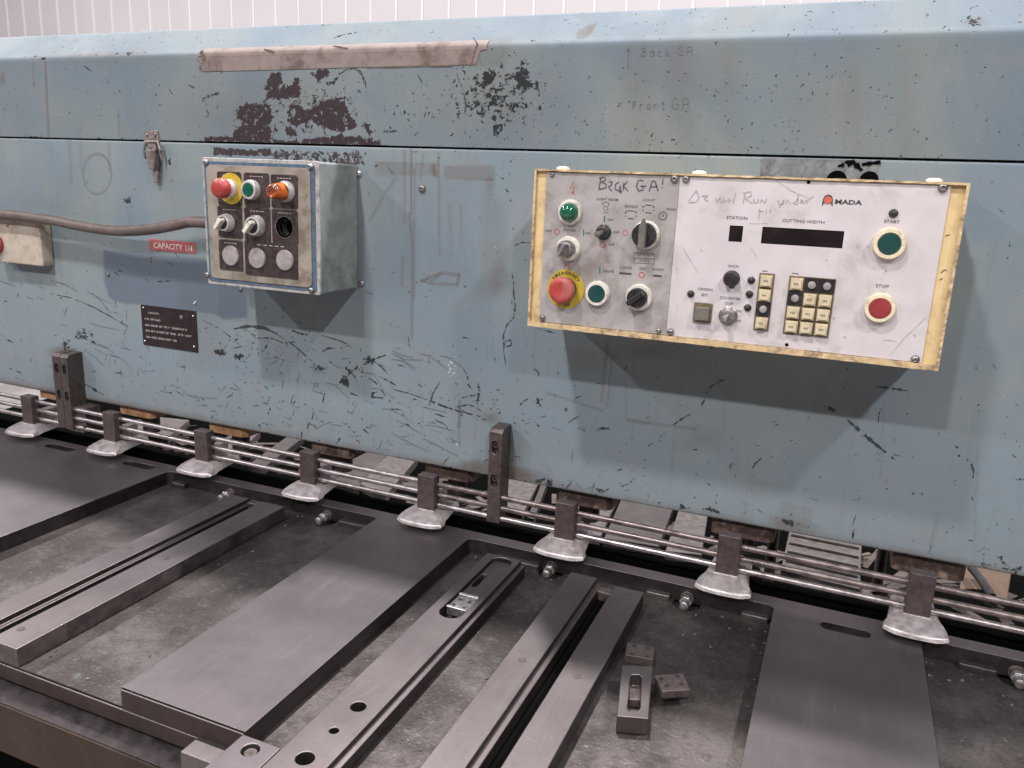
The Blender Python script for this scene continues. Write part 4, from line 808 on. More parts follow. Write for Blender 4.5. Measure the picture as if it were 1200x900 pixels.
a, b_ = pp(*zw2(207, 330)), pp(*zw2(322, 460)); cxk, czk = (a[0] + b_[0]) / 2, (a[1] + b_[1]) / 2
bm = BM(); box(bm, cxk - .0125, cxk + .0115, YM - .0025, YM, czk - .0135, czk + .0125); o = obj('square_switch', bm, 'key_frame', mp, .0008)
bm = BM(); box(bm, cxk - .0100, cxk + .0088, YM - .0085, YM - .0026, czk - .0105, czk + .0075); obj('key_top', bm, 'grey_key', o, .0012)
# keypads: two wells of square keys
def keypad(cols, rows, TL, TR, BL, BR, dark, name):
    P0, P1, P2, P3 = pp(*TL), pp(*TR), pp(*BL), pp(*BR)
    X0 = (P0[0] + P2[0]) / 2; X1 = (P1[0] + P3[0]) / 2; Z1 = (P0[1] + P1[1]) / 2; Z0 = (P2[1] + P3[1]) / 2
    b = BM(); box(b, X0 - .0006, X1 + .0006, YM - .0016, YM + .0002, Z0 - .0006, Z1 + .0006); base = obj(name, b, 'key_frame', mp, .0004)
    cw, ch_ = (X1 - X0) / cols, (Z1 - Z0) / rows; pr = None
    for r_ in range(rows):
        for c_ in range(cols):
            cx, cz = X0 + cw * (c_ + .5), Z1 - ch_ * (r_ + .5)
            if (r_, c_) in dark:
                b = BM(); box(b, cx - cw * .49, cx + cw * .49, YM - .0026, YM - .0010, cz - ch_ * .49, cz + ch_ * .49); k = obj('empty_socket', b, 'black', base)
                b = lathe(BM(), cx + .0002, cz, YM - .0026, [(cw * .27, 0), (cw * .25, .003), (cw * .2, .0035), (0, .0035)], 18); obj('plunger', b, 'plug_grey', k, 0, True)
                continue
            if pr is None:
                b = BM(); box(b, -cw * .41, cw * .41, -.0035, 0, -ch_ * .41, ch_ * .41)
                prism(b, rounded(-cw * .33, cw * .33, -ch_ * .30, ch_ * .36, cw * .10, 2), 'y', -.0062, -.0035)
                me = bpy.data.meshes.new('key'); bmesh.ops.recalc_face_normals(b, faces=b.faces[:]); b.to_mesh(me); b.free(); me.materials.append(M['key_cap']); pr = me
                b = BM()
                for q in range(3): box(b, -cw * .16 + q * cw * .11, -cw * .10 + q * cw * .11, -.0065, -.0061, -ch_ * .04, ch_ * .08)
                ml = bpy.data.meshes.new('legend'); b.to_mesh(ml); b.free(); ml.materials.append(M['print_grey']); prl = ml
            k = bpy.data.objects.new('key', pr); COL.objects.link(k); k.parent = base; k.location = (cx, YM - .0016, cz)
            if (r_ + c_) % 1 == 0:
                pass
            k2 = bpy.data.objects.new('key_legend', prl); COL.objects.link(k2); k2.parent = base; k2.location = (cx, YM - .0016, cz)
    return base
keypad(1, 4, zw2(667, 122), zw2(768, 128), zw2(618, 515), zw2(718, 522), {(2, 0)}, 'function_keys')
keypad(3, 4, zw2(873, 140), zw2(1195, 165), zw2(830, 540), zw2(1142, 568), {(0, 1), (0, 2), (1, 0)}, 'number_keypad')
# smudges and pencil lines on white plate
bm = BM()
for st in ([(1085, 372), (1060, 396), (1043, 416)], [(910, 212), (930, 225), (948, 232)], [(878, 262), (900, 262)], [(800, 290), (812, 310), (818, 320)], [(880, 290), (888, 303)], [(1035, 398), (1050, 400)]):
    px_ribbon(bm, st, .6, YM, .4, 4, .0004, True)
for cx, cy in ((822, 293), (968, 304), (1005, 289), (1038, 317), (1017, 289), (1072, 393), (960, 410), (990, 395), (977, 373)): px_ribbon(bm, [(cx - 1.2, cy - 1), (cx, cy), (cx + 1, cy + 1.5)], 1.3, YM, .5, 2, .0004, True)
o = obj('smudge_marks', bm, 'print_faint', wp); o['kind'] = 'stuff'
bm = BM()
for st in ([(1102, 320), (1107, 316), (1110, 317)], [(1108, 276), (1114, 275)], [(1101, 328), (1105, 326)]): px_ribbon(bm, st, 1.1, YM + .0022, .4, 2, .0004, True)
obj('cream_scuffs', bm, 'print_black', mp)
# rubber caps showing above the rim
for px_, py_ in ((660, 195.5), (820, 199.5), (1096, 206)):
    x, z = pp(px_, py_, YM + .03); bm = tube(BM(), [(x, YM + .03, MZ1 - .001), (x, YM + .03, MZ1 + .0035), (x, YM + .03, MZ1 + .005)], [.0095, .0090, .005], 18); obj('top_plug', bm, 'ring_white', mp, 0, True)
# ================================================================== FINGER GUARD RODS AND FEET
ROD = ((-.5017, -.5157, 'rod_clean'), (-.5212, -.5347, 'rod_rust'), (-.5407, -.5527, 'rod_clean'))
fg = thing('finger_guard', 'finger guard of three long horizontal steel rods under the blue front plate', 'guard', (-.7, -.035, -.52))
for k, (za, zb, mt) in enumerate(ROD):
    sl = (zb - za) / 1.9
    def zz(x): return za + sl * (x + 1.75)
    # cleaner to the left, rusty to the right
    for (xa, xb, mm) in ((XL, -.62, 'rod_clean'), (-.62, XR, mt if k == 1 else ('rod_rust' if k == 0 else 'rod_clean'))):
        P = [(xa + (xb - xa) * i / 6, -.030, zz(xa + (xb - xa) * i / 6)) for i in range(7)]
        obj('rod', tube(BM(), P, .0047, 12), mm, fg, 0, True)
FX = [-1.874, -1.622, -1.377, -1.130, -.877, -.627, -.3715, -.111, .150, .405]
def foot_mesh(dz):
    b = BM(); secs = []
    for (y, wt, wb, zt, zb) in ((.030, .026, .030, -.558, -.5695), (-.010, .027, .033, -.5555, -.5705), (-.040, .0285, .037, -.5535, -.5715), (-.0500, .031, .0395, -.5550, -.572), (-.058, .0345, .0415, -.5575, -.572), (-.070, .0385, .0425, -.5610, -.572), (-.079, .0405, .0430, -.5650, -.5720), (-.0815, .0400, .0425, -.5675, -.5722)):
        ring_ = []
        n = 10
        for i in range(n + 1):
            t = i / n * 2 - 1; cy = (abs(t) ** 3.2) * (.013 if y < -.065 else .008 if y < -.055 else .003 if y < -.045 else 0)
            ring_.append(b.verts.new((t * wt, y + cy, zt - (abs(t) ** 4) * .0016 + dz)))
        for i in range(n, -1, -1):
            t = i / n * 2 - 1; cy = (abs(t) ** 3.2) * (.013 if y < -.065 else .008 if y < -.055 else .003 if y < -.045 else 0)
            ring_.append(b.verts.new((t * wb, y + cy - (.0015 if y < -.07 else 0), zb + dz)))
        secs.append(ring_)
    for A, B in zip(secs, secs[1:]):
        m_ = len(A)
        for i in range(m_): b.faces.new((A[i], A[(i + 1) % m_], B[(i + 1) % m_], B[i]))
    b.faces.new(secs[0]); b.faces.new(secs[-1][::-1])
    return b
foot_lab = {1: 'first guard shoe from the left, just left of the wide twin-slot guide bracket', 2: 'second guard shoe from the left, just right of the twin guide bracket', 3: 'third guard shoe from the left, below an orange-scraped hold-down',
            4: 'fourth guard shoe from the left, above the wide plain table strip\'s left edge', 5: 'fifth guard shoe from the left, beside the narrow two-bolt guide bracket', 6: 'sixth guard shoe from the left, between the narrow guide bracket and the twin rails',
            7: 'seventh guard shoe from the left, directly below the keypad end of the panel', 8: 'rightmost whole guard shoe, over the right-hand table strip', 0: 'guard shoe at the far left', 9: 'guard shoe at the far right'}
hold_lab = {1: 'orange-scraped hold-down block left of the twin guide bracket', 2: 'orange-scraped hold-down block just right of the twin guide bracket', 3: 'brightest orange hold-down block, above the third guard shoe',
            4: 'flaking rusty hold-down block above the fourth guard shoe', 5: 'brown hold-down block left of the narrow guide bracket, with a pale chipped corner', 6: 'dark brown hold-down block above the sixth guard shoe',
            7: 'rusty hold-down block with scraped corner under the cream panel', 8: 'rusty hold-down block near the right edge, beside the cardboard scrap', 0: '', 9: ''}
proto = None
for i in range(1, 9):
    x = FX[i]; dz = -.0028 * (x + .6)
    g = thing('guard_shoe', foot_lab[i], 'guard shoe', (x, -.04, -.57 + dz), 'guard shoes along the rods')
    if proto is None:
        f_ = obj('foot', foot_mesh(0), 'foot_steel', None, .0012, seg=2, ang=50); f_['t'] = 1; del f_['t']
        b = BM(); box(b, -.0165, .0165, -.0455, -.0255, -.556, -.4925); bk_ = obj('upright', b, 'guide_steel', None, .0012)
        b = BM(); box(b, -.018, .018, -.0475, -.024, -.5565, -.5535); box(b, -.0095, .0095, -.0235, .02, -.556, -.530); cl_ = obj('collar', b, 'foot_steel', None, .0008)
        proto = (f_, bk_, cl_); parts = proto
    else:
        parts = [q.copy() for q in proto]
        for q in parts: COL.objects.link(q)
    for q in parts: q.parent = g; q.matrix_parent_inverse = Matrix.Identity(4); q.location = (0, .04, .57)
    parts[0].rotation_euler = (0, 0, 0); parts[0].scale = (random.uniform(.97, 1.05), 1, 1)
for i in range(1, 9):
    x = FX[i] + .012; m_ = 'orange_dirty' if i in (1, 2, 3) else 'rust_body'
    g = thing('hold_down_block', hold_lab[i], 'hold-down', (x, .05, -.51), 'hold-downs behind the guard rods')
    b = BM(); prism(b, [(-.043, .013), (.040, .013), (.048, .022), (.048, .10), (-.048, .10), (-.048, .018)], 'z', -.006, .11)
    hb = obj('body', b, m_, g, .002); hb.matrix_parent_inverse = Matrix.Identity(4); hb.location = (0, -.05, -.006 * (FX[i] + .6))
    b = BM(); n = 20
    ringA = [(.018 * math.cos(2 * math.pi * k / n), .055 + .018 * math.sin(2 * math.pi * k / n)) for k in range(n)]; prism(b, ringA, 'z', -.045, -.005)
    q = obj('plunger', b, 'dark_iron', g, 0, True); q.matrix_parent_inverse = Matrix.Identity(4); q.location = (0, -.05, 0)
# ================================================================== GUIDE BRACKETS
def bracket(x0, x1, z0, z1, y0, label, cols, deep=.0):
    g = thing('guide_bracket', label, 'bracket', ((x0 + x1) / 2, 0, z0), 'guide brackets bolted to the front')
    b = BM(); prism(b, [(-.0005, z0 + .015), (-.0005, z1 + .008), (y0 + .006, z1 + .006), (y0, z1), (y0, z0), (-.018, z0)], 'x', x0, x1)
    o_ = obj('bar', b, 'guide_steel', g, .0015)
    cs = []; pos = []
    for cx in cols:
        for f_ in (.15, .52):
            zc = z1 - (z1 - z0) * f_; pos.append((cx, zc)); cs.append(cutter(prism(BM(), rounded(cx - .0058, cx + .0058, zc - .0135, zc + .0085, .0055), 'y', y0 - .01, y0 + .012)))
    cut(o_, cs)
    for cx, zc in pos:
        obj('socket_bolt', lathe(BM(), cx, zc + .001, y0 + .012, [(.0050, 0), (.0050, .0078), (.0044, .0086), (.0026, .0086), (.0026, .004), (0, .004)], 18), 'guide_steel', g, 0, True)
YK = -.0375
xa, za = onY(573.5, 506, YK); xb, _ = onY(589, 507, YK); zb_ = onY(570, 611, YK)[1]
bracket(xa, xb, zb_, za, YK, 'narrow dark steel guide bracket with two recessed bolts, right of the fifth guard shoe', ((xa + xb) / 2 - .001,))
xa, za = onY(60, 417, YK); xb, _ = onY(78.5, 419, YK); zb_ = onY(68, 500, YK)[1]
bracket(xa, xa + (xb - xa) * .46, zb_, za, YK + .001, 'left half of the wide dark guide bracket between first and second shoes', (xa + (xb - xa) * .24,))
bracket(xa + (xb - xa) * .54, xb, zb_, za, YK - .001, 'right half of the wide dark guide bracket between first and second shoes', (xa + (xb - xa) * .78,))
bm = BM(); q = onY(93, 490, -.02); box(bm, q[0] - .012, q[0] + .030, -.030, .01, zb_ - .004, zb_ + .050); box(bm, q[0] + .026, q[0] + .036, -.034, -.02, zb_ + .004, zb_ + .018)
tag(obj('bracket_foot', bm, 'dark_iron', None, .002), 'small dark block clamped at the base of the wide guide bracket', 'clamp')
# ================================================================== TABLE
ZT, ZF, ZB = -.58, -.606, -.629; YB, YW = -.036, -.063; FR = -.615
tb = thing('shear_table', 'heavy grey steel machine table with raised strips, rails and cast recesses in front', 'machine table', (-.6, -.35, -.65))
bm = BM(); box(bm, XL, XR, FR, YB - .006, ZB, ZF); bed = obj('cast_bed', bm, 'cast', tb, .0015)
cs = []
BOLT = [(263, 583), (376, 610), (640, 674), (801, 712), (1196, 806)]
bx = [onZ(px_, py_, -.600)[0] for px_, py_ in BOLT]
for x in bx: cs.append(cutter(prism(BM(), [(x + .021 * math.cos(2 * math.pi * k / 28), YW - .006 + .021 * math.sin(2 * math.pi * k / 28)) for k in range(28)], 'z', ZF - .007, ZF + .01)))
cut(bed, cs)
# raised machined surface: comb-shaped outline with rounded inner corners
def arc(cx, cy, r, a0, a1, n=5): return [(cx + r * math.cos(R(a0 + (a1 - a0) * i / n)), cy + r * math.sin(R(a0 + (a1 - a0) * i / n))) for i in range(n + 1)]
r_ = .012; fr = .006
out = [(XL, YB), (XL, FR)]
out += [(-1.198, FR)] + arc(-1.198 + r_, YW - r_, r_, 180, 90) + arc(-.712 - r_, YW - r_, r_, 90, 0) + [(-.712, FR), (-.532, FR)]
out += arc(-.532 + r_, YW - r_, r_, 180, 90) + arc(-.036 - r_, YW - r_, r_, 90, 0) + [(-.036, FR), (.158, FR)] + arc(.158 + r_, YW - r_, r_, 180, 90) + [(XR, YW), (XR, YB)]
bm = BM(); prism(bm, out, 'z', ZF - .0005, ZT)
lands = obj('machined_strips', bm, 'steel_top', tb, .0016, ang=50)
cs = []
for (px0, py0, px1, py1) in ((58, 521, 83, 528), (147, 542, 178, 548), (965, 731, 1017, 745)):
    a = onZ(px0, py0, ZT); b_ = onZ(px1, py1, ZT); cx, cy = (a[0] + b_[0]) / 2, (a[1] + b_[1]) / 2; L = (b_[0] - a[0]) / 2
    cs.append(cutter(prism(BM(), rounded(cx - L - .004, cx + L + .004, cy - .0105, cy + .0105, .010), 'z', ZT - .014, ZT + .01)))
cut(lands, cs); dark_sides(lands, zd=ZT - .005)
# brown front edge of the casting and stepped rail below it
bm = BM(); box(bm, XL, XR, FR - .0025, FR - .0002, ZB - .0, ZF - .0025); box(bm, -.711, -.533, FR - .0024, FR - .0002, ZF - .0025, ZT - .002); box(bm, XL, -1.199, FR - .0024, FR - .0002, ZF - .0025, ZT - .002)
box(bm, -.035, .157, FR - .0024, FR - .0002, ZF - .0025, ZT - .002)
o = obj('front_edge', bm, 'edge_brown', tb, .0012); o.data.materials.append(M['steel_bar']); o.modifiers['bevel'].material = 1
bm = BM(); prism(bm, [(FR + .02, -.6335), (FR - .002, -.6335), (FR - .0225, -.6445), (FR - .0225, -.647), (FR + .02, -.647)], 'x', XL, -.545); o = obj('rail_ledge', bm, 'dark_side', tb, .0008)
bm = BM(); prism(bm, [(FR + .015, -.6475), (FR - .0235, -.6475), (FR - .0235, -.6435), (FR - .0265, -.6435), (FR - .0275, -.712), (FR + .015, -.712)], 'x', XL, -.545); obj('front_rail', bm, 'rail_brown', tb, .001)
bm = BM(); box(bm, XL, XR, FR + .03, -.10, -1.449, -.70); obj('under_table_shade', bm, 'void', tb)  # black box added to keep the space under the table dark
# twin rail in the left recess
def rail(name, x0, x1, y0, y1, side=0, sm='dark_side', mat='steel_bar', ledge=.006, drop=.010, z0=ZF, zt=ZT):
    """side +1 / -1: a lower ledge along that edge (the T-slot lip)"""
    b = BM()
    P = [(x0, z0), (x1, z0), (x1, zt), (x0, zt)]
    if side > 0: P = [(x0, z0), (x1 + ledge, z0), (x1 + ledge, zt - drop), (x1, zt - drop), (x1, zt), (x0, zt)]
    if side < 0: P = [(x0 - ledge, z0), (x1, z0), (x1, zt), (x0, zt), (x0, zt - drop), (x0 - ledge, zt - drop)]
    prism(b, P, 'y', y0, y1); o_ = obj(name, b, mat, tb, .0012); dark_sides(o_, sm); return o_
rail('slotted_rail', -1.008, -.9665, FR - .001, -.100, 1, ledge=.007, drop=.008); rail('slotted_rail', -.9365, -.886, FR - .001, -.100, 0, 'side_brown')
for xa_, xb_, ya_ in ((-.9590, -.9370, FR), (-.2865, -.2635, -1.05)):
    obj('slot_shade', box(BM(), xa_, xb_, ya_, -.104, ZF + .0002, ZF + .0012), 'void', tb)  # black strip laid in as the shade down in the slot
bm = BM(); box(bm, -.9590, -.937, -.115, -.100, ZF, ZT - .0015); obj('slot_end', bm, 'steel_bar', tb, .001)
r3 = rail('long_rail', -.3375, -.2950, -1.05, -.100, 1, ledge=.008, drop=.009); rail('long_rail', -.2630, -.2185, -1.05, -.112, 0)
bm = BM(); box(bm, -.292, -.264, -.122, -.104, ZF, ZT - .010); obj('slot_end', bm, 'dark_iron', tb, .002)
sbar = rail('slotted_bar', -.4810, -.4215, -1.05, -.100, 1, ledge=.007, drop=.008, zt=ZT + .0002)
slot = rounded(-.4655, -.4310, -.309, -.105, .0165, 6); cs = [cutter(prism(BM(), slot, 'z', ZT - .026, ZT + .01))]
holes = [(420, 828, .0088), (391.5, 856, .0052), (357.5, 888.5, .0098)]
for px_, py_, rr in holes:
    x, y = onZ(px_, py_, ZT); cs.append(cutter(prism(BM(), [(x + rr * math.cos(2 * math.pi * k / 24), y + rr * math.sin(2 * math.pi * k / 24)) for k in range(24)], 'z', ZT - .024, ZT + .01)))
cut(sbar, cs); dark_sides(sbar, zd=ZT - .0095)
# pieces lying in the slot of the bar
def zs(u, v_): return (450 + u / 6, 620 + v_ / 6)
def bar_piece(name, y0, y1, zt, mat, parent=tb, x0=-.4640, x1=-.4325, h=.012):
    b = BM(); box(b, x0, x1, y0, y1, zt - h, zt); return obj(name, b, mat, parent, .0015)
ya = onZ(*zs(500, 565), ZT - .004)[1]; yb = onZ(*zs(600, 470), ZT - .004)[1]
gbk = bar_piece('gauge_block', ya, yb, ZT - .0035, 'dull_metal')
for yy in (ya + .002, yb - .002): b = BM(); box(b, -.4638, -.4327, yy - .003, yy + .003, ZT - .0037, ZT - .0012); obj('bright_edge', b, 'chrome', gbk, .001)
for u, v_ in ((490, 530), (560, 555), (535, 495), (600, 515)):
    x, y = onZ(*zs(u, v_), ZT - .0035); b = BM(); prism(b, [(x + .0032 * math.cos(k), y + .0032 * math.sin(k)) for k in (0, .8, 1.6, 2.4, 3.2, 4, 4.8, 5.6)], 'z', ZT - .0038, ZT - .0031); obj('drill_mark', b, 'black', gbk)
tongue = bar_piece('slide_tongue', yb + .004, -.110, ZT - .005, 'steel_bar')
xs_, ys_ = onZ(*zs(670, 360), ZT - .005)
cut(tongue, [cutter(prism(BM(), rounded(xs_ - .0045, xs_ + .0045, ys_ - .022, ys_ + .022, .0044), 'z', ZT - .03, ZT + .01))])
x, y = onZ(*zs(460, 605), ZT - .02); b = tube(BM(), [(x, y, ZT - .026), (x, y, ZT - .016)], .0055, 6); obj('slot_bolt', b, 'chrome', tb, .0006)
# short extension block at the front with its bolt
p = [onZ(*q, ZT - .002) for q in ((282, 867), (319, 881), (296, 905), (236, 905))]
xa_, xb_ = p[0][0], p[1][0]
bm = BM(); box(bm, -.5325, -.4825, -.80, FR - .003, ZT - .028, ZT - .001); ext = obj('extension_block', bm, 'steel_top', tb, .0012)
x, y = onZ(293.5, 878.5, ZT - .001)
cut(ext, [cutter(prism(BM(), [(x + .0095 * math.cos(2 * math.pi * k / 20), y + .0095 * math.sin(2 * math.pi * k / 20)) for k in range(20)], 'z', ZT - .010, ZT + .01))])
b = tube(BM(), [(x, y, ZT - .0095), (x, y, ZT - .004)], .0070, 16); obj('cap_screw', b, 'dark_iron', ext, .001)
x, y = onZ(243, 878, -.605); bm = BM(); box(bm, x - .022, x + .030, FR - .032, FR - .003, -.640, -.603); obj('support_lug', bm, 'steel_bar', tb, .002)
# flush screws in the rails
for px_, py_ in ((153, 641.5), (195, 654), (24.5, 737), (612, 773.5), (680.5, 681), (676.5, 792.5), (735, 694.5)):
    x, y = onZ(px_, py_, ZT); b = BM(); rr = .0052
    prism(b, [(x + rr * math.cos(2 * math.pi * k / 16), y + rr * math.sin(2 * math.pi * k / 16)) for k in range(16)], 'z', ZT - .002, ZT + .0004); o_ = obj('flush_screw', b, 'dark_iron', tb)
    b = BM(); box(b, x - .0035, x + .0035, y - .0007, y + .0007, ZT + .0004, ZT + .0007); obj('screw_slot', b, 'steel_top', o_)
# adjusting screws poking out of the recess's back wall
for x in bx:
    b = tube(BM(), [(x, YW + .001, -.598), (x, YW - .004, -.598)], .0105, 20); o_ = obj('adjusting_screw', b, 'dark_iron', tb, .001)
    obj('shank', tube(BM(), [(x, YW - .003, -.598), (x, YW - .010, -.598), (x, YW - .0101, -.598), (x, YW - .030, -.598), (x, YW - .032, -.598)], [.0055, .0055, .0066, .0066, .004], 12), 'dull_metal', o_, 0, True)
    obj('nut', tube(BM(), [(x, YW - .010, -.598), (x, YW - .018, -.598)], .0095, 6), 'chrome', o_, .0008)
# small stepped cast lips on the recess floors by the back wall
for px0, px1, py0, py1 in ((397, 436, 610, 618), (570, 622, 662, 674), (757, 785, 692, 699), (867, 900, 722, 733), (1125, 1172, 786, 796), (208, 222, 562, 566)):
    a = onZ(px0, py0, ZF + .008); b_ = onZ(px1, py1, ZF + .008); b = BM(); prism(b, rounded(a[0], b_[0], YW - .012, YW + .001, .004, 3), 'z', ZF - .001, ZF + .009); obj('cast_lip', b, 'cast', tb, .002)
# shavings, grit and oily crumbs swept into the recesses
bm = BM(); bd = BM(); random.seed(21)
ZONE = ((-1.19, -1.015, 40), (-.88, -.715, 90), (-.528, -.485, 60), (-.410, -.342, 110), (-.212, -.040, 230), (.162, .50, 260))
for x0, x1, n in ZONE:
    for k in range(n // 3):
        x = random.uniform(x0, x1); y = random.uniform(FR, YW - .01) if random.random() < .6 else YW - abs(random.gauss(0, .05)) - .008
        if random.random() < .4: x = x0 + abs(random.gauss(0, .012)) if random.random() < .5 else x1 - abs(random.gauss(0, .012))
        x = min(max(x, x0), x1); a = random.uniform(0, 6.28); L = random.uniform(.0006, .0026) * (1.8 if random.random() < .06 else 1); wq = L * random.uniform(.25, .8); h_ = random.uniform(.0004, .0014)
        ca, sa = math.cos(a), math.sin(a); b = bm if random.random() < .45 else bd
        prism(b, [(x + ca * L - sa * wq, y + sa * L + ca * wq), (x - ca * L - sa * wq, y - sa * L + ca * wq), (x - ca * L * .8 + sa * wq, y - sa * L * .8 - ca * wq), (x + ca * L + sa * wq * .6, y + sa * L - ca * wq * .6)], 'z', ZF + .0001, ZF + h_)
o = obj('metal_shavings', bm, simple('shavings', (.17, .155, .15), .5, .4, .3, None, 0, 300, 0), tb); o['kind'] = 'stuff'
o = obj('grit', bd, 'dark_iron', tb); o['kind'] = 'stuff'
# ================================================================== LOOSE BLOCKS ON THE TABLE
def quad_block(bm_, q, zt, h):
    P = [onZ(px_, py_, zt) for px_, py_ in q]; prism(bm_, P, 'z', zt - h, zt); return P
zt = ZF + .0225; bm = BM(); P = quad_block(bm, [(729, 779.5), (764.5, 780.5), (760, 842), (723, 839)], zt, .0220)
lb = thing('slotted_block', 'loose steel block with a long slot and round hole lying in the recess', 'block', (P[0][0], P[0][1], ZF))
lbb = obj('body', bm, 'steel_bar', lb, .0012)
def zb8(u, v_): return (600 + u / 4, 675 + v_ / 4)
slotc = [onZ(*zb8(u, v_), zt) for u, v_ in ((552, 470), (566, 460), (596, 460), (610, 472), (605, 575), (572, 560), (552, 545))]
slotc = [onZ(*zb8(u, v_), zt) for u, v_ in ((552, 475), (562, 461), (596, 461), (610, 475), (604, 560), (602, 618), (588, 634), (552, 634), (540, 618), (548, 560))]
cut(lbb, [cutter(prism(BM(), slotc, 'z', zt - .016, zt + .01))])
bm = BM(); Q = [onZ(*zb8(u, v_), zt - .004) for u, v_ in ((550, 520), (606, 524), (603, 578), (548, 574))]; prism(bm, Q, 'z', zt - .0155, zt - .005); obj('filler_piece', bm, 'guide_steel', lb, .001)
zt = ZF + .012; bm = BM(); P = quad_block(bm, [(735, 752), (767, 758.5), (766, 773), (732.5, 767)], zt, .0118)
s2 = thing('small_block', 'small drilled steel block standing behind the slotted block', 'block', (P[0][0], P[0][1], ZF)); obj('body', bm, 'guide_steel', s2, .001)
for u, v_ in ((575, 325), (640, 338), (562, 365), (632, 378)):
    x, y = onZ(*zb8(u, v_), zt); b = BM(); prism(b, [(x + .0035 * math.cos(k * .785), y + .0035 * math.sin(k * .785)) for k in range(8)], 'z', zt - .001, zt + .0003); obj('drilled_hole', b, 'black', s2)
zt = ZF + .022; bm = BM(); P = quad_block(bm, [(767, 791), (800.5, 789), (809, 808), (776, 810)], zt, .0105)
s3 = thing('stacked_plates', 'pair of small drilled steel plates stacked right of the slotted block', 'plates', (P[0][0], P[0][1], ZF)); obj('plate', bm, 'guide_steel', s3, .0012)
bm = BM(); quad_block(bm, [(768, 792), (800, 790), (808.5, 809.5), (777, 811.5)], ZF + .0108, .0106); obj('plate', bm, 'guide_steel', s3, .0012)
for u, v_ in ((700, 480), (775, 470), (725, 515), (795, 505)):
    x, y = onZ(*zb8(u, v_), zt); b = BM(); prism(b, [(x + .0032 * math.cos(k * .785), y + .0032 * math.sin(k * .785)) for k in range(8)], 'z', zt - .001, zt + .0003); obj('drilled_hole', b, 'black', s3)
# ================================================================== BEHIND THE GUARD: lower blade and rear of the machine
bl = thing('lower_blade', 'lower blade beam, coloured black for the shade there, running behind the guard rods along the table', 'blade', (-.9, .01, -.62))
bm = BM(); box(bm, XL, XR, .004, .034, -.70, -.590); obj('blade', bm, 'void', bl, .001)  # blade and beam coloured black to stand for the shade behind the guard
bm = BM(); box(bm, XL, XR, .036, .20, -.78, -.66); obj('beam', bm, 'void', bl, .002)
ZR = -.64
def rear(name, label, cat, quad, mat, h=.02, extra=None, z=ZR):
    P = [onZ(px_, py_, z) for px_, py_ in quad]; cx = sum(p_[0] for p_ in P) / len(P); cy = sum(p_[1] for p_ in P) / len(P)
    b = BM(); prism(b, P, 'z', z - h, z); o_ = obj(name, b, mat, None, .0015); tag(o_, label, cat, 'pieces lying behind the guard'); return o_, P
rear('rear_strip', 'pale strip behind the guard between the second and third shoes', 'strip', [(150, 508), (172, 487), (222, 492), (197, 512)], 'pale_rear')
rear('rear_strip', 'pale strip behind the guard just right of the third shoe', 'strip', [(262, 527), (285, 498), (305, 505), (278, 532)], 'pale_rear')
rear('rear_strip', 'narrow grey bar running back between the third and fourth shoes', 'strip', [(290, 545), (345, 505), (356, 512), (306, 550)], 'grey_rear')
rear('rear_strip', 'wide grey plate behind the guard right of the fourth shoe', 'strip', [(385, 560), (422, 520), (458, 528), (420, 570)], 'grey_rear')
rear('rear_strip', 'pale wrinkled strip behind the guard left of the fifth shoe', 'strip', [(420, 566), (456, 531), (490, 536), (452, 580)], 'pale_rear')
rear('rear_strip', 'pale ribbed strip behind the guard right of the narrow bracket', 'strip', [(588, 598), (600, 545), (634, 560), (612, 604)], 'pale_rear')
rear('rear_strip', 'slim grey edge bar beside the ribbed strip near the narrow bracket', 'strip', [(618, 606), (636, 562), (642, 564), (626, 608)], 'grey_rear')
rear('rear_strip', 'pale strip behind the guard just right of the sixth shoe', 'strip', [(686, 625), (708, 575), (726, 580), (704, 628)], 'pale_rear')
rear('rear_strip', 'broad grey plate behind the guard between the sixth and seventh shoes', 'strip', [(708, 630), (730, 580), (790, 592), (772, 640)], 'grey_rear')
rear('rear_strip', 'pale wrinkled strip behind the guard left of the seventh shoe', 'strip', [(780, 645), (797, 592), (830, 600), (822, 650)], 'pale_rear')
o_, P = rear('rear_tray', 'white ribbed tray behind the guard between the seventh and eighth shoes', 'tray', [(915, 668), (926, 618), (1010, 634), (1008, 690)], 'pale_rear')
for t in (.2, .4, .6, .8):
    a = [P[0][k] + (P[1][k] - P[0][k]) * t for k in (0, 1)]; b_ = [P[3][k] + (P[2][k] - P[3][k]) * t for k in (0, 1)]
    bmr = tube(BM(), [(a[0] + .005, a[1], ZR + .002), (b_[0] - .005, b_[1], ZR + .002)], .004, 8); obj('rib', bmr, 'pale_rear', o_, 0, True)
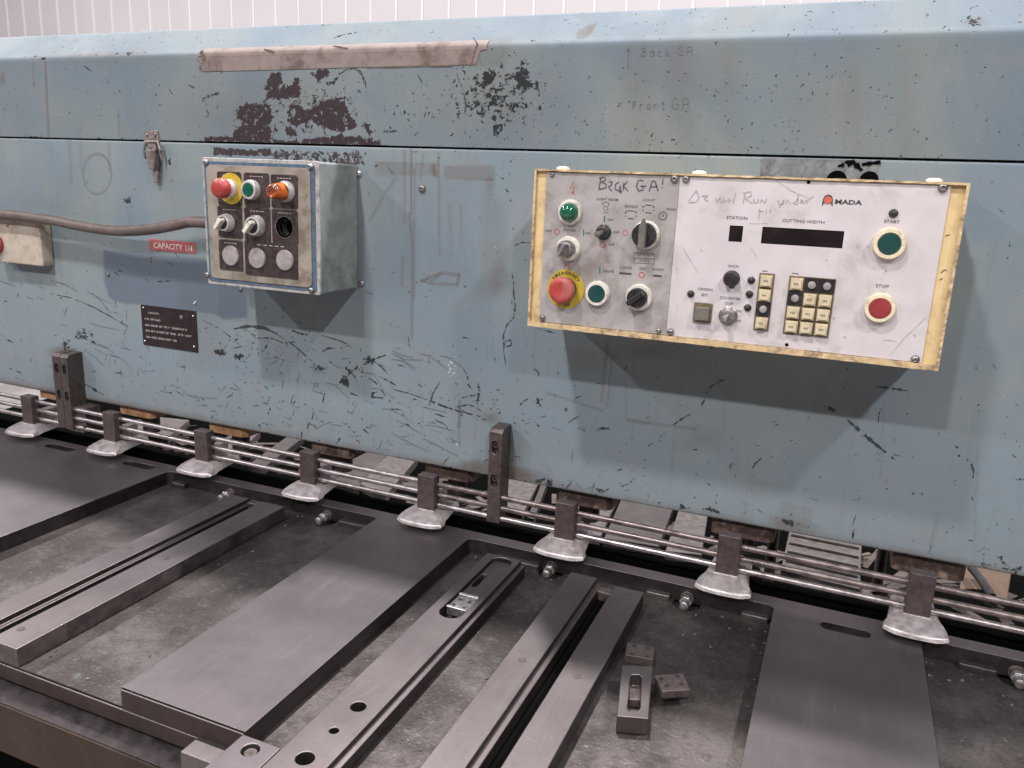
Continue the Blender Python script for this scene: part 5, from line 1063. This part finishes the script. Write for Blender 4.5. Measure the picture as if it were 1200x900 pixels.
rear('cardboard_scrap', 'torn brown cardboard scrap behind the guard at the right edge', 'cardboard', [(1125, 690), (1128, 660), (1185, 672), (1180, 705), (1150, 690)], 'card', .004)
x, y = onZ(1158, 690, ZR + .02); tag(obj('rear_hose', tube(BM(), [(onZ(1138, 665, ZR + .02) + (ZR + .02,)), (onZ(1150, 680, ZR + .02) + (ZR + .02,)), (onZ(1163, 700, ZR + .015) + (ZR + .015,))], .007, 10), 'black', None, 0, True), 'short black hose crossing the cardboard scrap at the right edge', 'hose')
for px_, lab in ((907, 'left'), (1028, 'right')):
    x, y = onZ(px_, 650, ZR); tag(obj('rear_pipe', tube(BM(), [(x, y - .1, ZR - .05), (x, y - .1, -.3)], .009, 12), 'dark_iron', None, 0, True), f'thin dark upright pipe just {lab} of the white ribbed tray', 'pipe', 'upright pipes behind the guard')
bm = BM(); box(bm, XL, XR, .20, 1.1, -.80, -.78); obj('chute', bm, 'void', bl)  # black as well, the shade of the gap put into its colour

# offcuts and shavings heaped on the chute behind the guard, too jumbled to tell apart
bm = BM(); random.seed(9)
for k in range(420):
    x = random.uniform(-2.0, .55); y = random.uniform(.10, .36); z = -.70 + random.uniform(0, .035) + (y - .1) * .06; L = random.uniform(.008, .05); W = random.uniform(.002, .012); a = random.gauss(1.2, .9)
    ca, sa = math.cos(a), math.sin(a); tz = random.uniform(-.25, .25)
    P = [(ca * L - sa * W, sa * L + ca * W), (-ca * L - sa * W, -sa * L + ca * W), (-ca * L + sa * W, -sa * L - ca * W), (ca * L + sa * W, sa * L - ca * W)]
    v0 = [bm.verts.new((x + p_[0], y + p_[1], z + tz * (p_[0] * ca + p_[1] * sa))) for p_ in P]; v1 = [bm.verts.new((v_.co.x, v_.co.y, v_.co.z + .0015)) for v_ in v0]
    bm.faces.new(v0[::-1]); bm.faces.new(v1)
    for i in range(4): bm.faces.new((v0[i], v0[(i + 1) % 4], v1[(i + 1) % 4], v1[i]))
o = obj('scrap_offcuts', bm, simple('scrap', (.085, .068, .06), .5, .4, .5, (.20, .16, .13), .5, 45, .2)); o['kind'] = 'stuff'
